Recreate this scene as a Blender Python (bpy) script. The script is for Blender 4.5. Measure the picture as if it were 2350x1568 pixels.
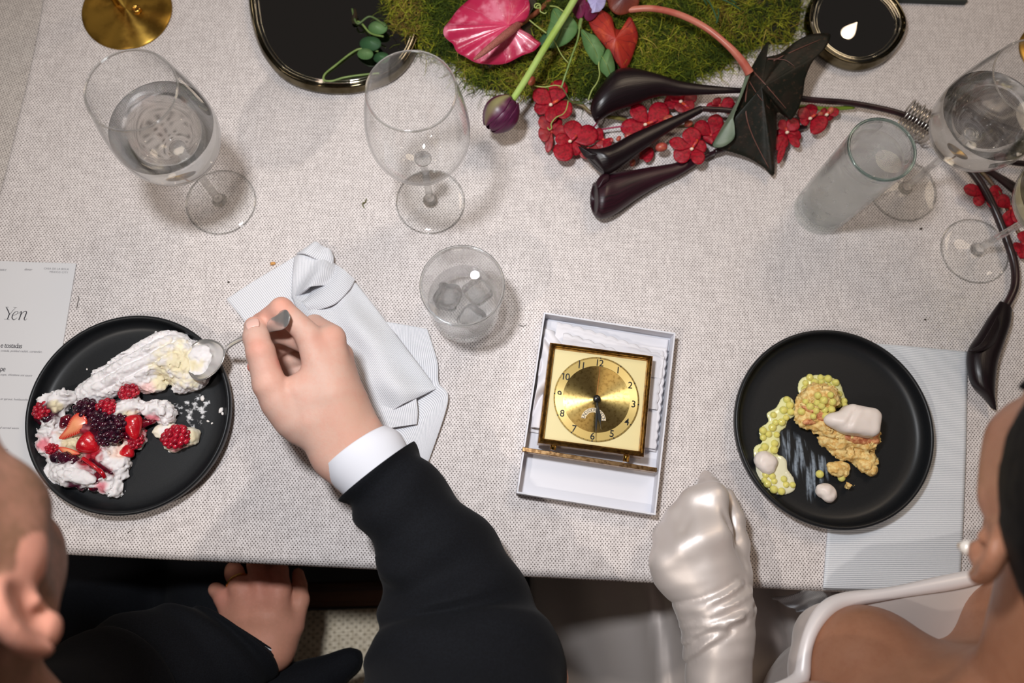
import bpy, math, random
import numpy as np
from mathutils import Vector, Matrix
from mathutils.bvhtree import BVHTree
for _o in list(bpy.data.objects):
    bpy.data.objects.remove(_o)
SC = bpy.context.scene
COL = SC.collection
random.seed(7)
rng = np.random.default_rng(7)

# ------------------------------------------------------------------ camera
FW, FH, FPX = 2350, 1568, 1828.0
TBL, CAMH = 0.75, 0.823                       # table top above floor, lens above table top
def unit(v):
    v = np.array(v, float); return v / np.linalg.norm(v)
_Zc = -unit((-55.0, 446.0, FPX))              # world up in lens axes
_Yc = np.array((0, -1.0, 0)); _Yc = unit(_Yc - _Yc.dot(_Zc) * _Zc)
_Xc = np.cross(_Yc, _Zc)
CAM = np.array((0, 0, TBL + CAMH))
def ray(px, py):
    c = np.array((px - 1175.0, py - 784.0, FPX)); return np.array((c @ _Xc, c @ _Yc, c @ _Zc))
def U(px, py, h=0.0):                         # the point at height h above the table seen at a pixel of the photo
    w = ray(px, py); return CAM + w * ((h - CAMH) / w[2])
def mpp(px, py, h=0.0):                       # metres per photo pixel there
    return (h - CAMH) / ray(px, py)[2]
cam = bpy.data.cameras.new('camera'); camo = bpy.data.objects.new('camera', cam); COL.objects.link(camo)
cam.sensor_width = 36.0; cam.lens = FPX / FW * 36.0; cam.clip_start = 0.02
m = Matrix.Identity(4)
for i, (a, b) in enumerate(((0, 1), (1, -1), (2, -1))):
    m[0][i], m[1][i], m[2][i] = b * _Xc[a], b * _Yc[a], b * _Zc[a]
m[0][3], m[1][3], m[2][3] = CAM
camo.matrix_world = m
cam.dof.use_dof = True; cam.dof.focus_distance = 0.77; cam.dof.aperture_fstop = 3.2
SC.camera = camo

# ------------------------------------------------------------------ light and exposure
wd = bpy.data.worlds.new('world'); SC.world = wd; wd.use_nodes = True
bg = wd.node_tree.nodes['Background']; bg.inputs[0].default_value = (1.0, 0.90, 0.83, 1); bg.inputs[1].default_value = 0.06
def area(name, loc, aim, power, size, col=(1, 1, 1), spread=180):
    l = bpy.data.lights.new(name, 'AREA'); l.shape = 'DISK'; l.size = size; l.energy = power; l.color = col; l.spread = math.radians(spread)
    o = bpy.data.objects.new(name, l); COL.objects.link(o); o.location = loc
    o.rotation_euler = (Vector(aim) - Vector(loc)).to_track_quat('-Z', 'Y').to_euler(); return o
area('flash', (-0.16, 0.24, TBL + 0.92), (0.0, 0.18, TBL), 3.9, 0.09, (0.95, 0.97, 1.0), 125)
area('ceiling_spot', (-0.92, -0.60, TBL + 1.62), (-0.1, 0.3, TBL), 9.0, 0.06, (1.0, 0.91, 0.82))
area('ceiling_spot', (0.9, 1.3, TBL + 1.9), (0.3, 0.4, TBL), 10.5, 0.7, (1.0, 0.80, 0.60))
for _i, (_x, _y) in enumerate(((-1.3, 1.6), (-.5, 2.1), (.4, 2.3), (1.4, 1.8), (-1.7, .5), (1.9, .6), (-.9, -1.3), (1.1, -1.2))):   # unseen warm points added for sparkle in the glass and soft fill
    _l = bpy.data.lights.new('sparkle_light', 'POINT'); _l.energy = 2.2; _l.shadow_soft_size = 0.06; _l.color = (1.0, 0.85, 0.70)
    _o = bpy.data.objects.new('sparkle_light', _l); COL.objects.link(_o); _o.location = (_x, _y, TBL + 1.55 + .12 * (_i % 3))
SC.view_settings.view_transform = 'Standard'; SC.view_settings.look = 'None'
SC.view_settings.exposure = -0.06; SC.view_settings.gamma = 1.0; SC.view_settings.use_curve_mapping = False

# ------------------------------------------------------------------ objects
ORG = {}
def link(o, parent, loc):
    COL.objects.link(o)
    if parent is not None:
        o.parent = parent; ORG[o.name] = ORG[parent.name]
    else:
        o.location = loc; ORG[o.name] = np.array(loc, float)
def tag(o, label=None, cat=None, group=None, kind=None):
    for k, v in (('label', label), ('category', cat), ('group', group), ('kind', kind)):
        if v: o[k] = v
    return o
def empty(name, loc, label, cat, group=None):
    o = bpy.data.objects.new(name, None); o.empty_display_size = 0.02
    link(o, None, loc); return tag(o, label, cat, group)
def obj(name, geo, mat, parent=None, loc=None, label=None, cat=None, group=None, kind=None, smooth=True):
    """geo = dict(v=world verts, f=faces, uv=per-vertex uv, col=per-vertex colour)"""
    v = np.asarray(geo['v'], float); f = geo['f']
    if loc is None: loc = (v.min(0) + v.max(0)) / 2 * (1, 1, 0) + (0, 0, v[:, 2].min())
    org = ORG[parent.name] if parent is not None else np.array(loc, float)
    me = bpy.data.meshes.new(name)
    if isinstance(f, np.ndarray) and len(f):
        k = f.shape[1]
        me.vertices.add(len(v)); me.vertices.foreach_set('co', (v - org).astype(np.float32).ravel())
        me.loops.add(f.size); me.loops.foreach_set('vertex_index', f.astype(np.int32).ravel())
        me.polygons.add(len(f)); me.polygons.foreach_set('loop_start', np.arange(0, f.size, k, dtype=np.int32))
        me.update(calc_edges=True)
    else:
        me.from_pydata((v - org).tolist(), [], [list(map(int, q)) for q in f]); me.update()
    me.validate()
    n = len(me.loops)
    if geo.get('uv') is not None:
        li = np.empty(n, np.int32); me.loops.foreach_get('vertex_index', li)
        me.uv_layers.new(name='UVMap').data.foreach_set('uv', np.asarray(geo['uv'], np.float32)[li].ravel())
    if geo.get('col') is not None:
        c = np.asarray(geo['col'], np.float32); c = np.hstack([c[:, :3], np.ones((len(c), 1), np.float32)])
        me.color_attributes.new('col', 'FLOAT_COLOR', 'POINT').data.foreach_set('color', c.ravel())
    me.polygons.foreach_set('use_smooth', np.full(len(me.polygons), bool(smooth)))
    me.materials.append(mat)
    o = bpy.data.objects.new(name, me); link(o, parent, loc)
    return tag(o, label, cat, group, kind)
def join(*gs):
    vs, fs, us, cs, k = [], [], [], [], 0
    for g in gs:
        v = np.asarray(g['v'], float); vs.append(v); fs += [[int(i) + k for i in q] for q in g['f']]; k += len(v)
        us.append(np.asarray(g['uv']) if g.get('uv') is not None else np.zeros((len(v), 2)))
        cs.append(np.asarray(g['col'])[:, :3] if g.get('col') is not None else np.ones((len(v), 3)))
    return dict(v=np.vstack(vs), f=fs, uv=np.vstack(us), col=np.vstack(cs))
def bev(o, w, seg=2, ang=0.6):
    b = o.modifiers.new('bevel', 'BEVEL'); b.width = w; b.segments = seg; b.limit_method = 'ANGLE'; b.angle_limit = ang; return o

# ------------------------------------------------------------------ shapes
def catmull(P, n, closed=False):
    P = np.asarray(P, float); N = len(P); out = []
    seg = N if closed else N - 1
    for s in np.linspace(0, seg, n, endpoint=not closed):
        i = min(int(s), seg - 1); t = s - i
        g = (lambda k: P[k % N]) if closed else (lambda k: P[min(max(k, 0), N - 1)])
        a, b, c, d = g(i - 1), g(i), g(i + 1), g(i + 2)
        out.append(0.5 * (2 * b + (c - a) * t + (2 * a - 5 * b + 4 * c - d) * t * t + (3 * b - a - 3 * c + d) * t ** 3))
    return np.array(out)
def W(pts):                                   # (px,py,h) list -> world points
    return np.array([U(*p) for p in pts])
def rings(R, cap=True, close=True):
    """R: (m, n, 3) rings -> mesh with quads, caps as fans of the ring"""
    R = np.asarray(R, float); m_, n = R.shape[:2]; f = []
    for i in range(m_ - 1):
        for j in range(n if close else n - 1):
            k = (j + 1) % n; f.append((i * n + j, i * n + k, (i + 1) * n + k, (i + 1) * n + j))
    v = R.reshape(-1, 3)
    uv = np.stack(np.meshgrid(np.arange(m_) / (m_ - 1), np.arange(n) / n, indexing='ij'), -1).reshape(-1, 2)
    if cap:
        f.append(tuple(range(n - 1, -1, -1))); f.append(tuple((m_ - 1) * n + j for j in range(n)))
    return dict(v=v, f=f, uv=uv)
def tube(pts, rad, n=8, sub=None, cap=True):
    P = np.asarray(pts, float)
    r = np.full(len(P), rad, float) if np.isscalar(rad) else np.asarray(rad, float)
    if sub:
        Q = catmull(np.hstack([P, r[:, None]]), (len(P) - 1) * sub + 1); P, r = Q[:, :3], np.abs(Q[:, 3])
    tn = np.gradient(P, axis=0); tn /= np.linalg.norm(tn, axis=1, keepdims=True) + 1e-12
    a = np.cross(tn[0], (0, 0, 1.0)); a = unit(a if np.linalg.norm(a) > 1e-4 else np.cross(tn[0], (1.0, 0, 0)))
    R = []; th = np.arange(n) / n * 2 * np.pi
    for i in range(len(P)):
        a = unit(a - a.dot(tn[i]) * tn[i]); b = np.cross(tn[i], a)
        R.append(P[i] + r[i] * (np.cos(th)[:, None] * a + np.sin(th)[:, None] * b))
    return rings(R, cap)
def ptube(pts, rad, n=8, sub=6):
    return tube(W(pts), rad, n, sub)
def loft(secs, n=28, sub=5, disp=None, cap=True):
    """secs: (Lx,Ly,Rx,Ry,h,v) left and right outline pixels, centre height, half thickness (m)"""
    A = np.array([np.hstack([U(s[0], s[1], s[4]), U(s[2], s[3], s[4]), s[5]]) for s in secs])
    A = catmull(A, (len(secs) - 1) * sub + 1)
    L, Rr, vv = A[:, :3], A[:, 3:6], A[:, 6]
    Cn = (L + Rr) / 2; Wv = (Rr - L) / 2; tn = np.gradient(Cn, axis=0); th = np.arange(n) / n * 2 * np.pi
    R = []
    for i in range(len(A)):
        up = unit(np.cross(tn[i], Wv[i])); up = up if up[2] > 0 else -up
        p = Cn[i] + np.cos(th)[:, None] * Wv[i] + np.sin(th)[:, None] * up * vv[i]
        if disp is not None:
            nrm = np.cos(th)[:, None] * unit(Wv[i]) + np.sin(th)[:, None] * up
            p = p + nrm * disp(i / (len(A) - 1), th)[:, None]
        R.append(p)
    return rings(R, cap)
def gridmesh(P, t=0.0):
    """P (m,n,3) sheet -> mesh, t thickness downward"""
    P = np.asarray(P, float); m_, n = P.shape[:2]
    d1 = np.linalg.norm(np.diff(P, axis=0), axis=2).mean(1); d2 = np.linalg.norm(np.diff(P, axis=1), axis=2).mean(0)
    u = np.hstack([0, np.cumsum(d1)]); w = np.hstack([0, np.cumsum(d2)])
    uv = np.stack(np.meshgrid(u, w, indexing='ij'), -1).reshape(-1, 2)
    q = lambda i, j: i * n + j
    f = [(q(i, j), q(i + 1, j), q(i + 1, j + 1), q(i, j + 1)) for i in range(m_ - 1) for j in range(n - 1)]
    v = P.reshape(-1, 3)
    a = f[0]; nz = np.cross(v[a[1]] - v[a[0]], v[a[2]] - v[a[0]])[2]
    if nz < 0: f = [x[::-1] for x in f]
    if t:
        gu = np.gradient(P, axis=0); gv = np.gradient(P, axis=1); nn = np.cross(gu, gv)
        nn /= np.linalg.norm(nn, axis=2, keepdims=True) + 1e-12
        if nn[..., 2].mean() < 0: nn = -nn
        k = len(v); b = (P - nn * t).reshape(-1, 3)
        ed = [q(i, 0) for i in range(m_)] + [q(m_ - 1, j) for j in range(1, n)] + [q(i, n - 1) for i in range(m_ - 2, -1, -1)] + [q(0, j) for j in range(n - 2, 0, -1)]
        fl = nz < 0
        f2 = [tuple(i + k for i in x[::-1]) for x in f]
        sd = []
        for i in range(len(ed)):
            a, c = ed[i], ed[(i + 1) % len(ed)]
            sd.append((a, a + k, c + k, c) if not fl else (c, c + k, a + k, a))
        f = f + f2 + sd; v = np.vstack([v, b]); uv = np.vstack([uv, uv])
    return dict(v=v, f=f, uv=uv)
def sheet(A, B, nu=30, nv=60, hf=None, t=0.0015, smooth=True):
    """ruled sheet between two (px,py,h) polylines; hf(u across, v along) adds height"""
    a = catmull(W(A), nv) if smooth else np.array([W(A)[0] * (1 - s) + W(A)[-1] * s for s in np.linspace(0, 1, nv)])
    b = catmull(W(B), nv) if smooth else np.array([W(B)[0] * (1 - s) + W(B)[-1] * s for s in np.linspace(0, 1, nv)])
    u = np.linspace(0, 1, nu)[:, None, None]
    P = a[None] * (1 - u) + b[None] * u
    if hf is not None:
        uu, vv = np.meshgrid(np.linspace(0, 1, nu), np.linspace(0, 1, nv), indexing='ij')
        P[..., 2] += hf(uu, vv)
    return gridmesh(P, t)
def rpatch(out, cen, ringsn=10, dome=0.0, hf=None, t=0.0006, n=64, flip=False):
    """star-shaped blade: outline (px,py,h) closed, centre (px,py,h)"""
    O = catmull(W(out), n, closed=True); c = U(*cen)
    V = [c]; UV = [(0, 0)]; th = np.arange(n) / n * 2 * np.pi
    for k in range(1, ringsn + 1):
        r = k / ringsn; p = c + (O - c) * r; p[:, 2] += dome * (1 - r * r)
        if hf is not None: p[:, 2] += hf(r, th)
        V += list(p); UV += list(np.stack([r * np.cos(th), r * np.sin(th)], 1))
    V = np.array(V); V[0, 2] += dome + (np.mean(hf(0.0, th)) if hf is not None else 0)
    f = [(0, 1 + j, 1 + (j + 1) % n) for j in range(n)]
    for k in range(ringsn - 1):
        for j in range(n):
            a, b = 1 + k * n + j, 1 + k * n + (j + 1) % n; f.append((a, a + n, b + n, b))
    sgn = np.cross(V[1] - V[0], V[2] - V[0])[2]
    if sgn < 0: f = [x[::-1] for x in f]
    k = len(V); B = V.copy(); B[:, 2] -= t
    f2 = [tuple(i + k for i in x[::-1]) for x in f]
    e = [1 + (ringsn - 1) * n + j for j in range(n)]
    sd = [((e[j], e[j] + k, e[(j + 1) % n] + k, e[(j + 1) % n]) if sgn > 0 else (e[(j + 1) % n], e[(j + 1) % n] + k, e[j] + k, e[j])) for j in range(n)]
    return dict(v=np.vstack([V, B]), f=f + f2 + sd, uv=np.array(UV + UV))
def lathe(base, prof, n=64, axis=None):
    """closed (r,z) profile spun about the vertical through base; first/last at r=0 are merged into fans"""
    th = np.arange(n) / n * 2 * np.pi; v = []; f = []; idx = []
    for r, z in prof:
        if r < 1e-7: idx.append([len(v)] * n); v.append((0, 0, z))
        else:
            idx.append(list(range(len(v), len(v) + n))); v += [(r * math.cos(a), r * math.sin(a), z) for a in th]
    for i in range(len(prof) - 1):
        for j in range(n):
            q = [idx[i][j], idx[i][(j + 1) % n], idx[i + 1][(j + 1) % n], idx[i + 1][j]]
            q = [q[k] for k in range(4) if q[k] != q[k - 1]]
            if len(q) > 2: f.append(tuple(q))
    v = np.array(v, float)
    if axis is not None: v = v @ np.asarray(axis, float)
    return dict(v=v + np.asarray(base), f=f)
def smoothprof(p, n):
    return [tuple(x) for x in catmull(np.array(p, float), n)]
def box(c, ex, ey, ez):
    c, ex, ey, ez = (np.asarray(a, float) for a in (c, ex, ey, ez))
    v = [c + a * ex + b * ey + d * ez for a in (-1, 1) for b in (-1, 1) for d in (-1, 1)]
    f = [(0, 1, 3, 2), (4, 6, 7, 5), (0, 4, 5, 1), (2, 3, 7, 6), (0, 2, 6, 4), (1, 5, 7, 3)]
    if np.cross(ex, ey) @ ez < 0: f = [x[::-1] for x in f]
    return dict(v=np.array(v), f=f)
def ball(c, r, n=16, m_=10, axes=None):
    r = np.ones(3) * r; th = np.arange(n) / n * 2 * np.pi; v = [(0, 0, 1.0)]
    for i in range(1, m_):
        a = math.pi * i / m_; v += [(math.sin(a) * math.cos(t), math.sin(a) * math.sin(t), math.cos(a)) for t in th]
    v.append((0, 0, -1.0)); f = [(0, 1 + j, 1 + (j + 1) % n) for j in range(n)]
    for i in range(m_ - 2):
        for j in range(n):
            a, b = 1 + i * n + j, 1 + i * n + (j + 1) % n; f.append((a, a + n, b + n, b))
    e = len(v) - 1; f += [(e, e - n + (j + 1) % n, e - n + j) for j in range(n)]
    v = np.array(v) * r
    if axes is not None: v = v @ np.asarray(axes, float)
    return dict(v=v + np.asarray(c), f=f)

# ------------------------------------------------------------------ implicit surfaces
def smin(a, b, k):
    h = np.clip(0.5 + 0.5 * (b - a) / k, 0, 1); return b * (1 - h) + a * h - k * h * (1 - h)
def smax(a, b, k): return -smin(-a, -b, k)
def s_cap(P, a, b, r0, r1):
    a = np.asarray(a, np.float32); d = np.asarray(b, np.float32) - a
    t = np.clip(((P - a) @ d) / max(float(d @ d), 1e-12), 0, 1)
    return np.linalg.norm(P - a - t[:, None] * d, axis=1) - (r0 + (r1 - r0) * t)
def s_ell(P, c, r, ax=None):
    q = P - np.asarray(c, np.float32)
    if ax is not None: q = q @ np.asarray(ax, np.float32).T
    r = np.asarray(r, np.float32); k0 = np.linalg.norm(q / r, axis=1); k1 = np.linalg.norm(q / (r * r), axis=1)
    return np.where(k1 > 1e-9, k0 * (k0 - 1) / np.maximum(k1, 1e-9), -r.min())
def s_box(P, c, r, rd, ax=None):
    q = P - np.asarray(c, np.float32)
    if ax is not None: q = q @ np.asarray(ax, np.float32).T
    q = np.abs(q) - (np.asarray(r, np.float32) - rd)
    return np.linalg.norm(np.maximum(q, 0), axis=1) + np.minimum(q.max(1), 0) - rd
def rotz(a):
    return np.array(((math.cos(a), math.sin(a), 0), (-math.sin(a), math.cos(a), 0), (0, 0, 1)))
def vnoise(P, fq, seed=0):
    q = P * fq + 37.17 * (seed + 1); i = np.floor(q).astype(np.int64); t = (q - i); t = t * t * (3 - 2 * t)
    def hsh(x, y, z):
        n = (x * 374761393 + y * 668265263 + z * 2147483647 + seed * 144665) & 0x7fffffff
        n = ((n ^ (n >> 13)) * 1274126177) & 0x7fffffff; return ((n ^ (n >> 16)) & 0xffff) / 65535.0
    r = 0
    for a in (0, 1):
        for b in (0, 1):
            for c in (0, 1):
                w = (t[:, 0] if a else 1 - t[:, 0]) * (t[:, 1] if b else 1 - t[:, 1]) * (t[:, 2] if c else 1 - t[:, 2])
                r = r + w * hsh(i[:, 0] + a, i[:, 1] + b, i[:, 2] + c)
    return r * 2 - 1
def nets(fn, lo, hi, res, relax=1):
    lo = np.asarray(lo, float); n = np.ceil((np.asarray(hi, float) - lo) / res).astype(int) + 1
    ax = [lo[k] + np.arange(n[k]) * res for k in range(3)]
    P = np.stack(np.meshgrid(*ax, indexing='ij'), -1).reshape(-1, 3).astype(np.float32)
    F = np.concatenate([fn(P[i:i + 400000]) for i in range(0, len(P), 400000)]).reshape(n).astype(np.float32)
    s = F < 0; sl = lambda A, a, b, c: A[a:n[0] - 1 + a, b:n[1] - 1 + b, c:n[2] - 1 + c]
    cnt = sum(sl(s, a, b, c).astype(np.int8) for a in (0, 1) for b in (0, 1) for c in (0, 1))
    act = np.argwhere((cnt > 0) & (cnt < 8)); idx = np.full(n - 1, -1); idx[tuple(act.T)] = np.arange(len(act))
    acc = np.zeros((len(act), 3)); num = np.zeros(len(act))
    cor = [(a, b, c) for a in (0, 1) for b in (0, 1) for c in (0, 1)]
    for p in cor:
        for k in range(3):
            if p[k]: continue
            q = list(p); q[k] = 1
            fa = F[tuple((act + p).T)]; fb = F[tuple((act + q).T)]; x = (fa < 0) != (fb < 0)
            t = np.where(x, fa / np.where(x, fa - fb, 1), 0); d = np.zeros((len(act), 3)); d[:] = p; d[:, k] += t
            acc += d * x[:, None]; num += x
    V = lo + (act + acc / num[:, None]) * res
    Q = []
    for k in range(3):
        o = [0, 1, 2]; o.remove(k); u, w = o
        a = [slice(None)] * 3; b = [slice(None)] * 3
        a[k] = slice(0, n[k] - 1); b[k] = slice(1, n[k])
        x = s[tuple(a)] != s[tuple(b)]; e = np.argwhere(x)
        e = e[(e[:, u] > 0) & (e[:, w] > 0) & (e[:, u] < n[u] - 1) & (e[:, w] < n[w] - 1)]
        if not len(e): continue
        neg = s[tuple(e.T)]
        def g(du, dw):
            t = e.copy(); t[:, u] -= du; t[:, w] -= dw; return idx[tuple(t.T)]
        q = np.stack([g(1, 1), g(0, 1), g(0, 0), g(1, 0)], 1)
        fl = neg if k != 1 else ~neg
        q[~fl] = q[~fl][:, ::-1]; Q.append(q)
    Q = np.vstack(Q); Q = Q[(Q >= 0).all(1)]
    for _ in range(relax):
        e = np.vstack([Q[:, [0, 1]], Q[:, [1, 2]], Q[:, [2, 3]], Q[:, [3, 0]]])
        sm = np.zeros_like(V); c = np.zeros(len(V)); np.add.at(sm, e[:, 0], V[e[:, 1]]); np.add.at(c, e[:, 0], 1)
        np.add.at(sm, e[:, 1], V[e[:, 0]]); np.add.at(c, e[:, 1], 1)
        V = V * 0.5 + 0.5 * sm / np.maximum(c, 1)[:, None]
    return dict(v=V, f=Q)
def bvh(geo):
    return BVHTree.FromPolygons([tuple(p) for p in geo['v']], [tuple(map(int, q)) for q in geo['f']])
def hit(tree, px, py):
    r = tree.ray_cast(Vector(CAM), Vector(unit(ray(px, py)))); return np.array(r[0]) if r[0] is not None else None

# ------------------------------------------------------------------ materials
def S(r, g, b, k=1.0):
    return tuple(k * (c / 12.92 if c <= 0.04045 else ((c + 0.055) / 1.055) ** 2.4) for c in (r / 255, g / 255, b / 255)) + (1.0,)
class NT:
    def __init__(s, name):
        s.m = bpy.data.materials.new(name); s.m.use_nodes = True; s.t = s.m.node_tree; s.p = s.t.nodes['Principled BSDF']; s.out = s.t.nodes['Material Output']
    def n(s, kind, **kw):
        x = s.t.nodes.new(kind)
        for k, v in kw.items(): setattr(x, k, v)
        return x
    def l(s, a, b): s.t.links.new(a, b)
    def put(s, sock, v):
        if isinstance(v, bpy.types.NodeSocket): s.l(v, sock)
        else: sock.default_value = v
    def math(s, op, a, b=0.0, c=0.0):
        x = s.n('ShaderNodeMath', operation=op); s.put(x.inputs[0], a); s.put(x.inputs[1], b); s.put(x.inputs[2], c); return x.outputs[0]
    def mix(s, f, a, b, mode='MIX'):
        x = s.n('ShaderNodeMix', data_type='RGBA', blend_type=mode); s.put(x.inputs[0], f); s.put(x.inputs[6], a); s.put(x.inputs[7], b); return x.outputs[2]
    def ramp(s, f, a, b, c=0.0, d=1.0):
        x = s.n('ShaderNodeMapRange', interpolation_type='SMOOTHSTEP'); s.put(x.inputs[0], f)
        for i, v in enumerate((a, b, c, d)): x.inputs[i + 1].default_value = v
        return x.outputs[0]
    def noise(s, scale, detail=3.0, vec=None, rough=0.55):
        x = s.n('ShaderNodeTexNoise'); x.inputs['Scale'].default_value = scale; x.inputs['Detail'].default_value = detail; x.inputs['Roughness'].default_value = rough
        s.l(vec if vec is not None else s.obj(), x.inputs['Vector']); return x.outputs['Fac']
    def obj(s): return s.n('ShaderNodeTexCoord').outputs['Object']
    def uv(s): return s.n('ShaderNodeTexCoord').outputs['UV']
    def pos(s): return s.n('ShaderNodeNewGeometry').outputs['Position']
    def sep(s, v):
        x = s.n('ShaderNodeSeparateXYZ'); s.l(v, x.inputs[0]); return x.outputs
    def map(s, v, scale=(1, 1, 1), rot=(0, 0, 0)):
        x = s.n('ShaderNodeMapping'); x.inputs['Scale'].default_value = scale; x.inputs['Rotation'].default_value = rot; s.l(v, x.inputs[0]); return x.outputs[0]
    def bump(s, h, strength=0.3, dist=0.001):
        x = s.n('ShaderNodeBump'); x.inputs['Strength'].default_value = strength; x.inputs['Distance'].default_value = dist
        s.l(h, x.inputs['Height']); s.l(x.outputs[0], s.p.inputs['Normal'])
    def attr(s, nm='col'):
        return s.n('ShaderNodeAttribute', attribute_name=nm).outputs['Color']
    def set(s, **kw):
        for k, v in kw.items(): s.put(s.p.inputs[k.replace('_', ' ')], v)
        return s
def mat(name, col, rough=0.5, metal=0.0, spec=0.5, col2=None, nsc=60.0, lohi=(0.35, 0.65), bump=None, coat=0.0, sheen=0.0, sss=0.0, attr=False):
    t = NT(name); base = col
    if attr: base = t.attr()
    if col2 is not None:
        base = t.mix(t.ramp(t.noise(nsc), *lohi), base, col2)
    t.set(Base_Color=base, Roughness=rough, Metallic=metal, Specular_IOR_Level=spec, Coat_Weight=coat, Sheen_Weight=sheen)
    if sss:
        t.set(Subsurface_Weight=sss, Subsurface_Radius=(1.0, 0.35, 0.2), Subsurface_Scale=0.004)
    if bump: t.bump(t.noise(bump[0], 4.0), bump[1], bump[2])
    return t.m
def glassmat(name, ior=1.45, rough=0.0, tint=(1, 1, 1, 1)):
    t = NT(name); t.set(Base_Color=tint, Roughness=rough, IOR=ior, Transmission_Weight=1.0); return t.m
def thinglass(name, tint=(0.994, 0.997, 0.996, 1), edge=(0.74, 0.78, 0.78, 1)):
    """thin blown glass: one wall passes light straight through, reflects by Fresnel, darker where the wall is seen along its length"""
    t = NT(name); lw = t.n('ShaderNodeLayerWeight'); lw.inputs[0].default_value = 0.5
    tr = t.n('ShaderNodeBsdfTransparent'); t.l(t.mix(t.ramp(lw.outputs['Facing'], 0.80, 1.0), tint, edge), tr.inputs[0])
    gl = t.n('ShaderNodeBsdfGlossy'); gl.inputs['Roughness'].default_value = 0.02
    fr = t.math('MULTIPLY_ADD', t.math('POWER', lw.outputs['Facing'], 5.0), 0.9, 0.022)
    mx = t.n('ShaderNodeMixShader'); t.l(fr, mx.inputs[0]); t.l(tr.outputs[0], mx.inputs[1]); t.l(gl.outputs[0], mx.inputs[2])
    t.l(mx.outputs[0], t.out.inputs[0]); return t.m

# ================================================================== materials shared by the table
def linenmat(name, c1, c2, hole, px=0.00345, py=0.0042, rot=0.05, depth=0.95):
    t = NT(name); p = t.map(t.pos(), rot=(0, 0, rot)); w = t.n('ShaderNodeTexNoise'); w.inputs['Scale'].default_value = 140.0; w.inputs['Detail'].default_value = 2.0
    t.l(p, w.inputs['Vector'])
    off = t.n('ShaderNodeVectorMath', operation='MULTIPLY_ADD'); t.l(w.outputs['Color'], off.inputs[0]); off.inputs[1].default_value = (0.0013, 0.0013, 0); t.l(p, off.inputs[2])
    x, y, z = t.sep(off.outputs[0])
    cu = t.math('COSINE', t.math('MULTIPLY', x, 2 * math.pi / px)); cv = t.math('COSINE', t.math('MULTIPLY', y, 2 * math.pi / py))
    f = t.math('MULTIPLY', cu, cv); hm = t.ramp(f, 0.12, 0.85)
    n1 = t.noise(1.0, 2.0, t.map(p, (55, 900, 1))); n2 = t.noise(1.0, 2.0, t.map(p, (900, 55, 1))); n3 = t.noise(9.0, 2.0, p)
    th = t.math('ADD', t.math('MULTIPLY', t.math('ADD', n1, n2), 0.5), t.math('MULTIPLY', t.math('SUBTRACT', n3, 0.5), 0.10))
    base = t.mix(t.ramp(th, 0.38, 0.62), c1, c2)
    hs = t.math('MULTIPLY', hm, t.math('MULTIPLY', t.ramp(t.noise(330.0, 1.0, p), 0.25, 0.6, 0.6, 1.0), depth))
    t.set(Base_Color=t.mix(hs, base, hole), Roughness=0.92, Specular_IOR_Level=0.15, Sheen_Weight=0.05)
    t.bump(t.math('SUBTRACT', t.math('MULTIPLY', th, 0.6), t.math('MULTIPLY', hm, 0.7)), 0.55, 0.0007)
    return t.m
M_linen = linenmat('linen', S(205, 197, 195), S(231, 223, 221), S(88, 80, 76))
M_linen2 = linenmat('linen_side', S(186, 178, 173), S(214, 206, 200), S(96, 88, 82), rot=0.22)
def ribmat(name, c1, c2, per=0.0019):
    t = NT(name); x, y, z = t.sep(t.uv()); f = t.math('MULTIPLY_ADD', t.math('SINE', t.math('MULTIPLY', x, 2 * math.pi / per)), 0.5, 0.5)
    f = t.math('ADD', f, t.math('MULTIPLY', t.math('SUBTRACT', t.noise(500.0), 0.5), 0.35))
    t.set(Base_Color=t.mix(t.ramp(f, 0.15, 0.6), c2, c1), Roughness=0.8, Specular_IOR_Level=0.2, Sheen_Weight=0.1); t.bump(f, 0.5, 0.0004); return t.m
M_rib = ribmat('ribbed_cotton', S(232, 232, 236), S(188, 189, 196))
M_rib2 = ribmat('ribbed_cotton_blue', S(232, 234, 238), S(184, 188, 196))
M_plate = mat('black_stoneware', S(18, 20, 23), 0.42, spec=0.4, col2=S(23, 25, 28), nsc=900, bump=(1500, 0.08, 0.0003))
M_white = mat('white_card', S(216, 216, 223), 0.7, spec=0.3)
M_paper = mat('menu_paper', S(212, 211, 213), 0.75, spec=0.2)
M_ink = mat('ink', S(38, 36, 46), 0.7, spec=0.2)
M_ink2 = mat('grey_ink', S(112, 110, 116), 0.7, spec=0.2)
def brassmat(name, c, rough, dirt=None):
    t = NT(name); b = c
    if dirt: b = t.mix(t.ramp(t.noise(260.0, 5.0), 0.42, 0.62), c, dirt)
    t.set(Base_Color=b, Metallic=1.0, Roughness=rough); t.bump(t.noise(300.0, 4.0), 0.08, 0.0004); return t.m
M_brass = brassmat('brass', S(190, 148, 72), 0.22, S(120, 82, 40))
M_brass_pin = brassmat('brass_pin', S(215, 165, 80), 0.18)
M_dark_cloth = mat('black_wool', S(17, 19, 24), 0.85, spec=0.15, col2=S(12, 13, 17), nsc=700, sheen=0.02, bump=(1400, 0.3, 0.0004))
M_floor = mat('dark_floor', S(40, 34, 30), 0.6, col2=S(30, 26, 23), nsc=6)
M_wood = None
def woodmat(name, c1, c2, sc=(4, 90, 90)):
    t = NT(name); f = t.noise(1.0, 4.0, t.map(t.obj(), sc)); t.set(Base_Color=t.mix(t.ramp(f, 0.35, 0.65), c1, c2), Roughness=0.45); t.bump(f, 0.2, 0.0008); return t.m
M_wood = woodmat('walnut', S(98, 66, 44), S(52, 34, 24))

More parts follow.
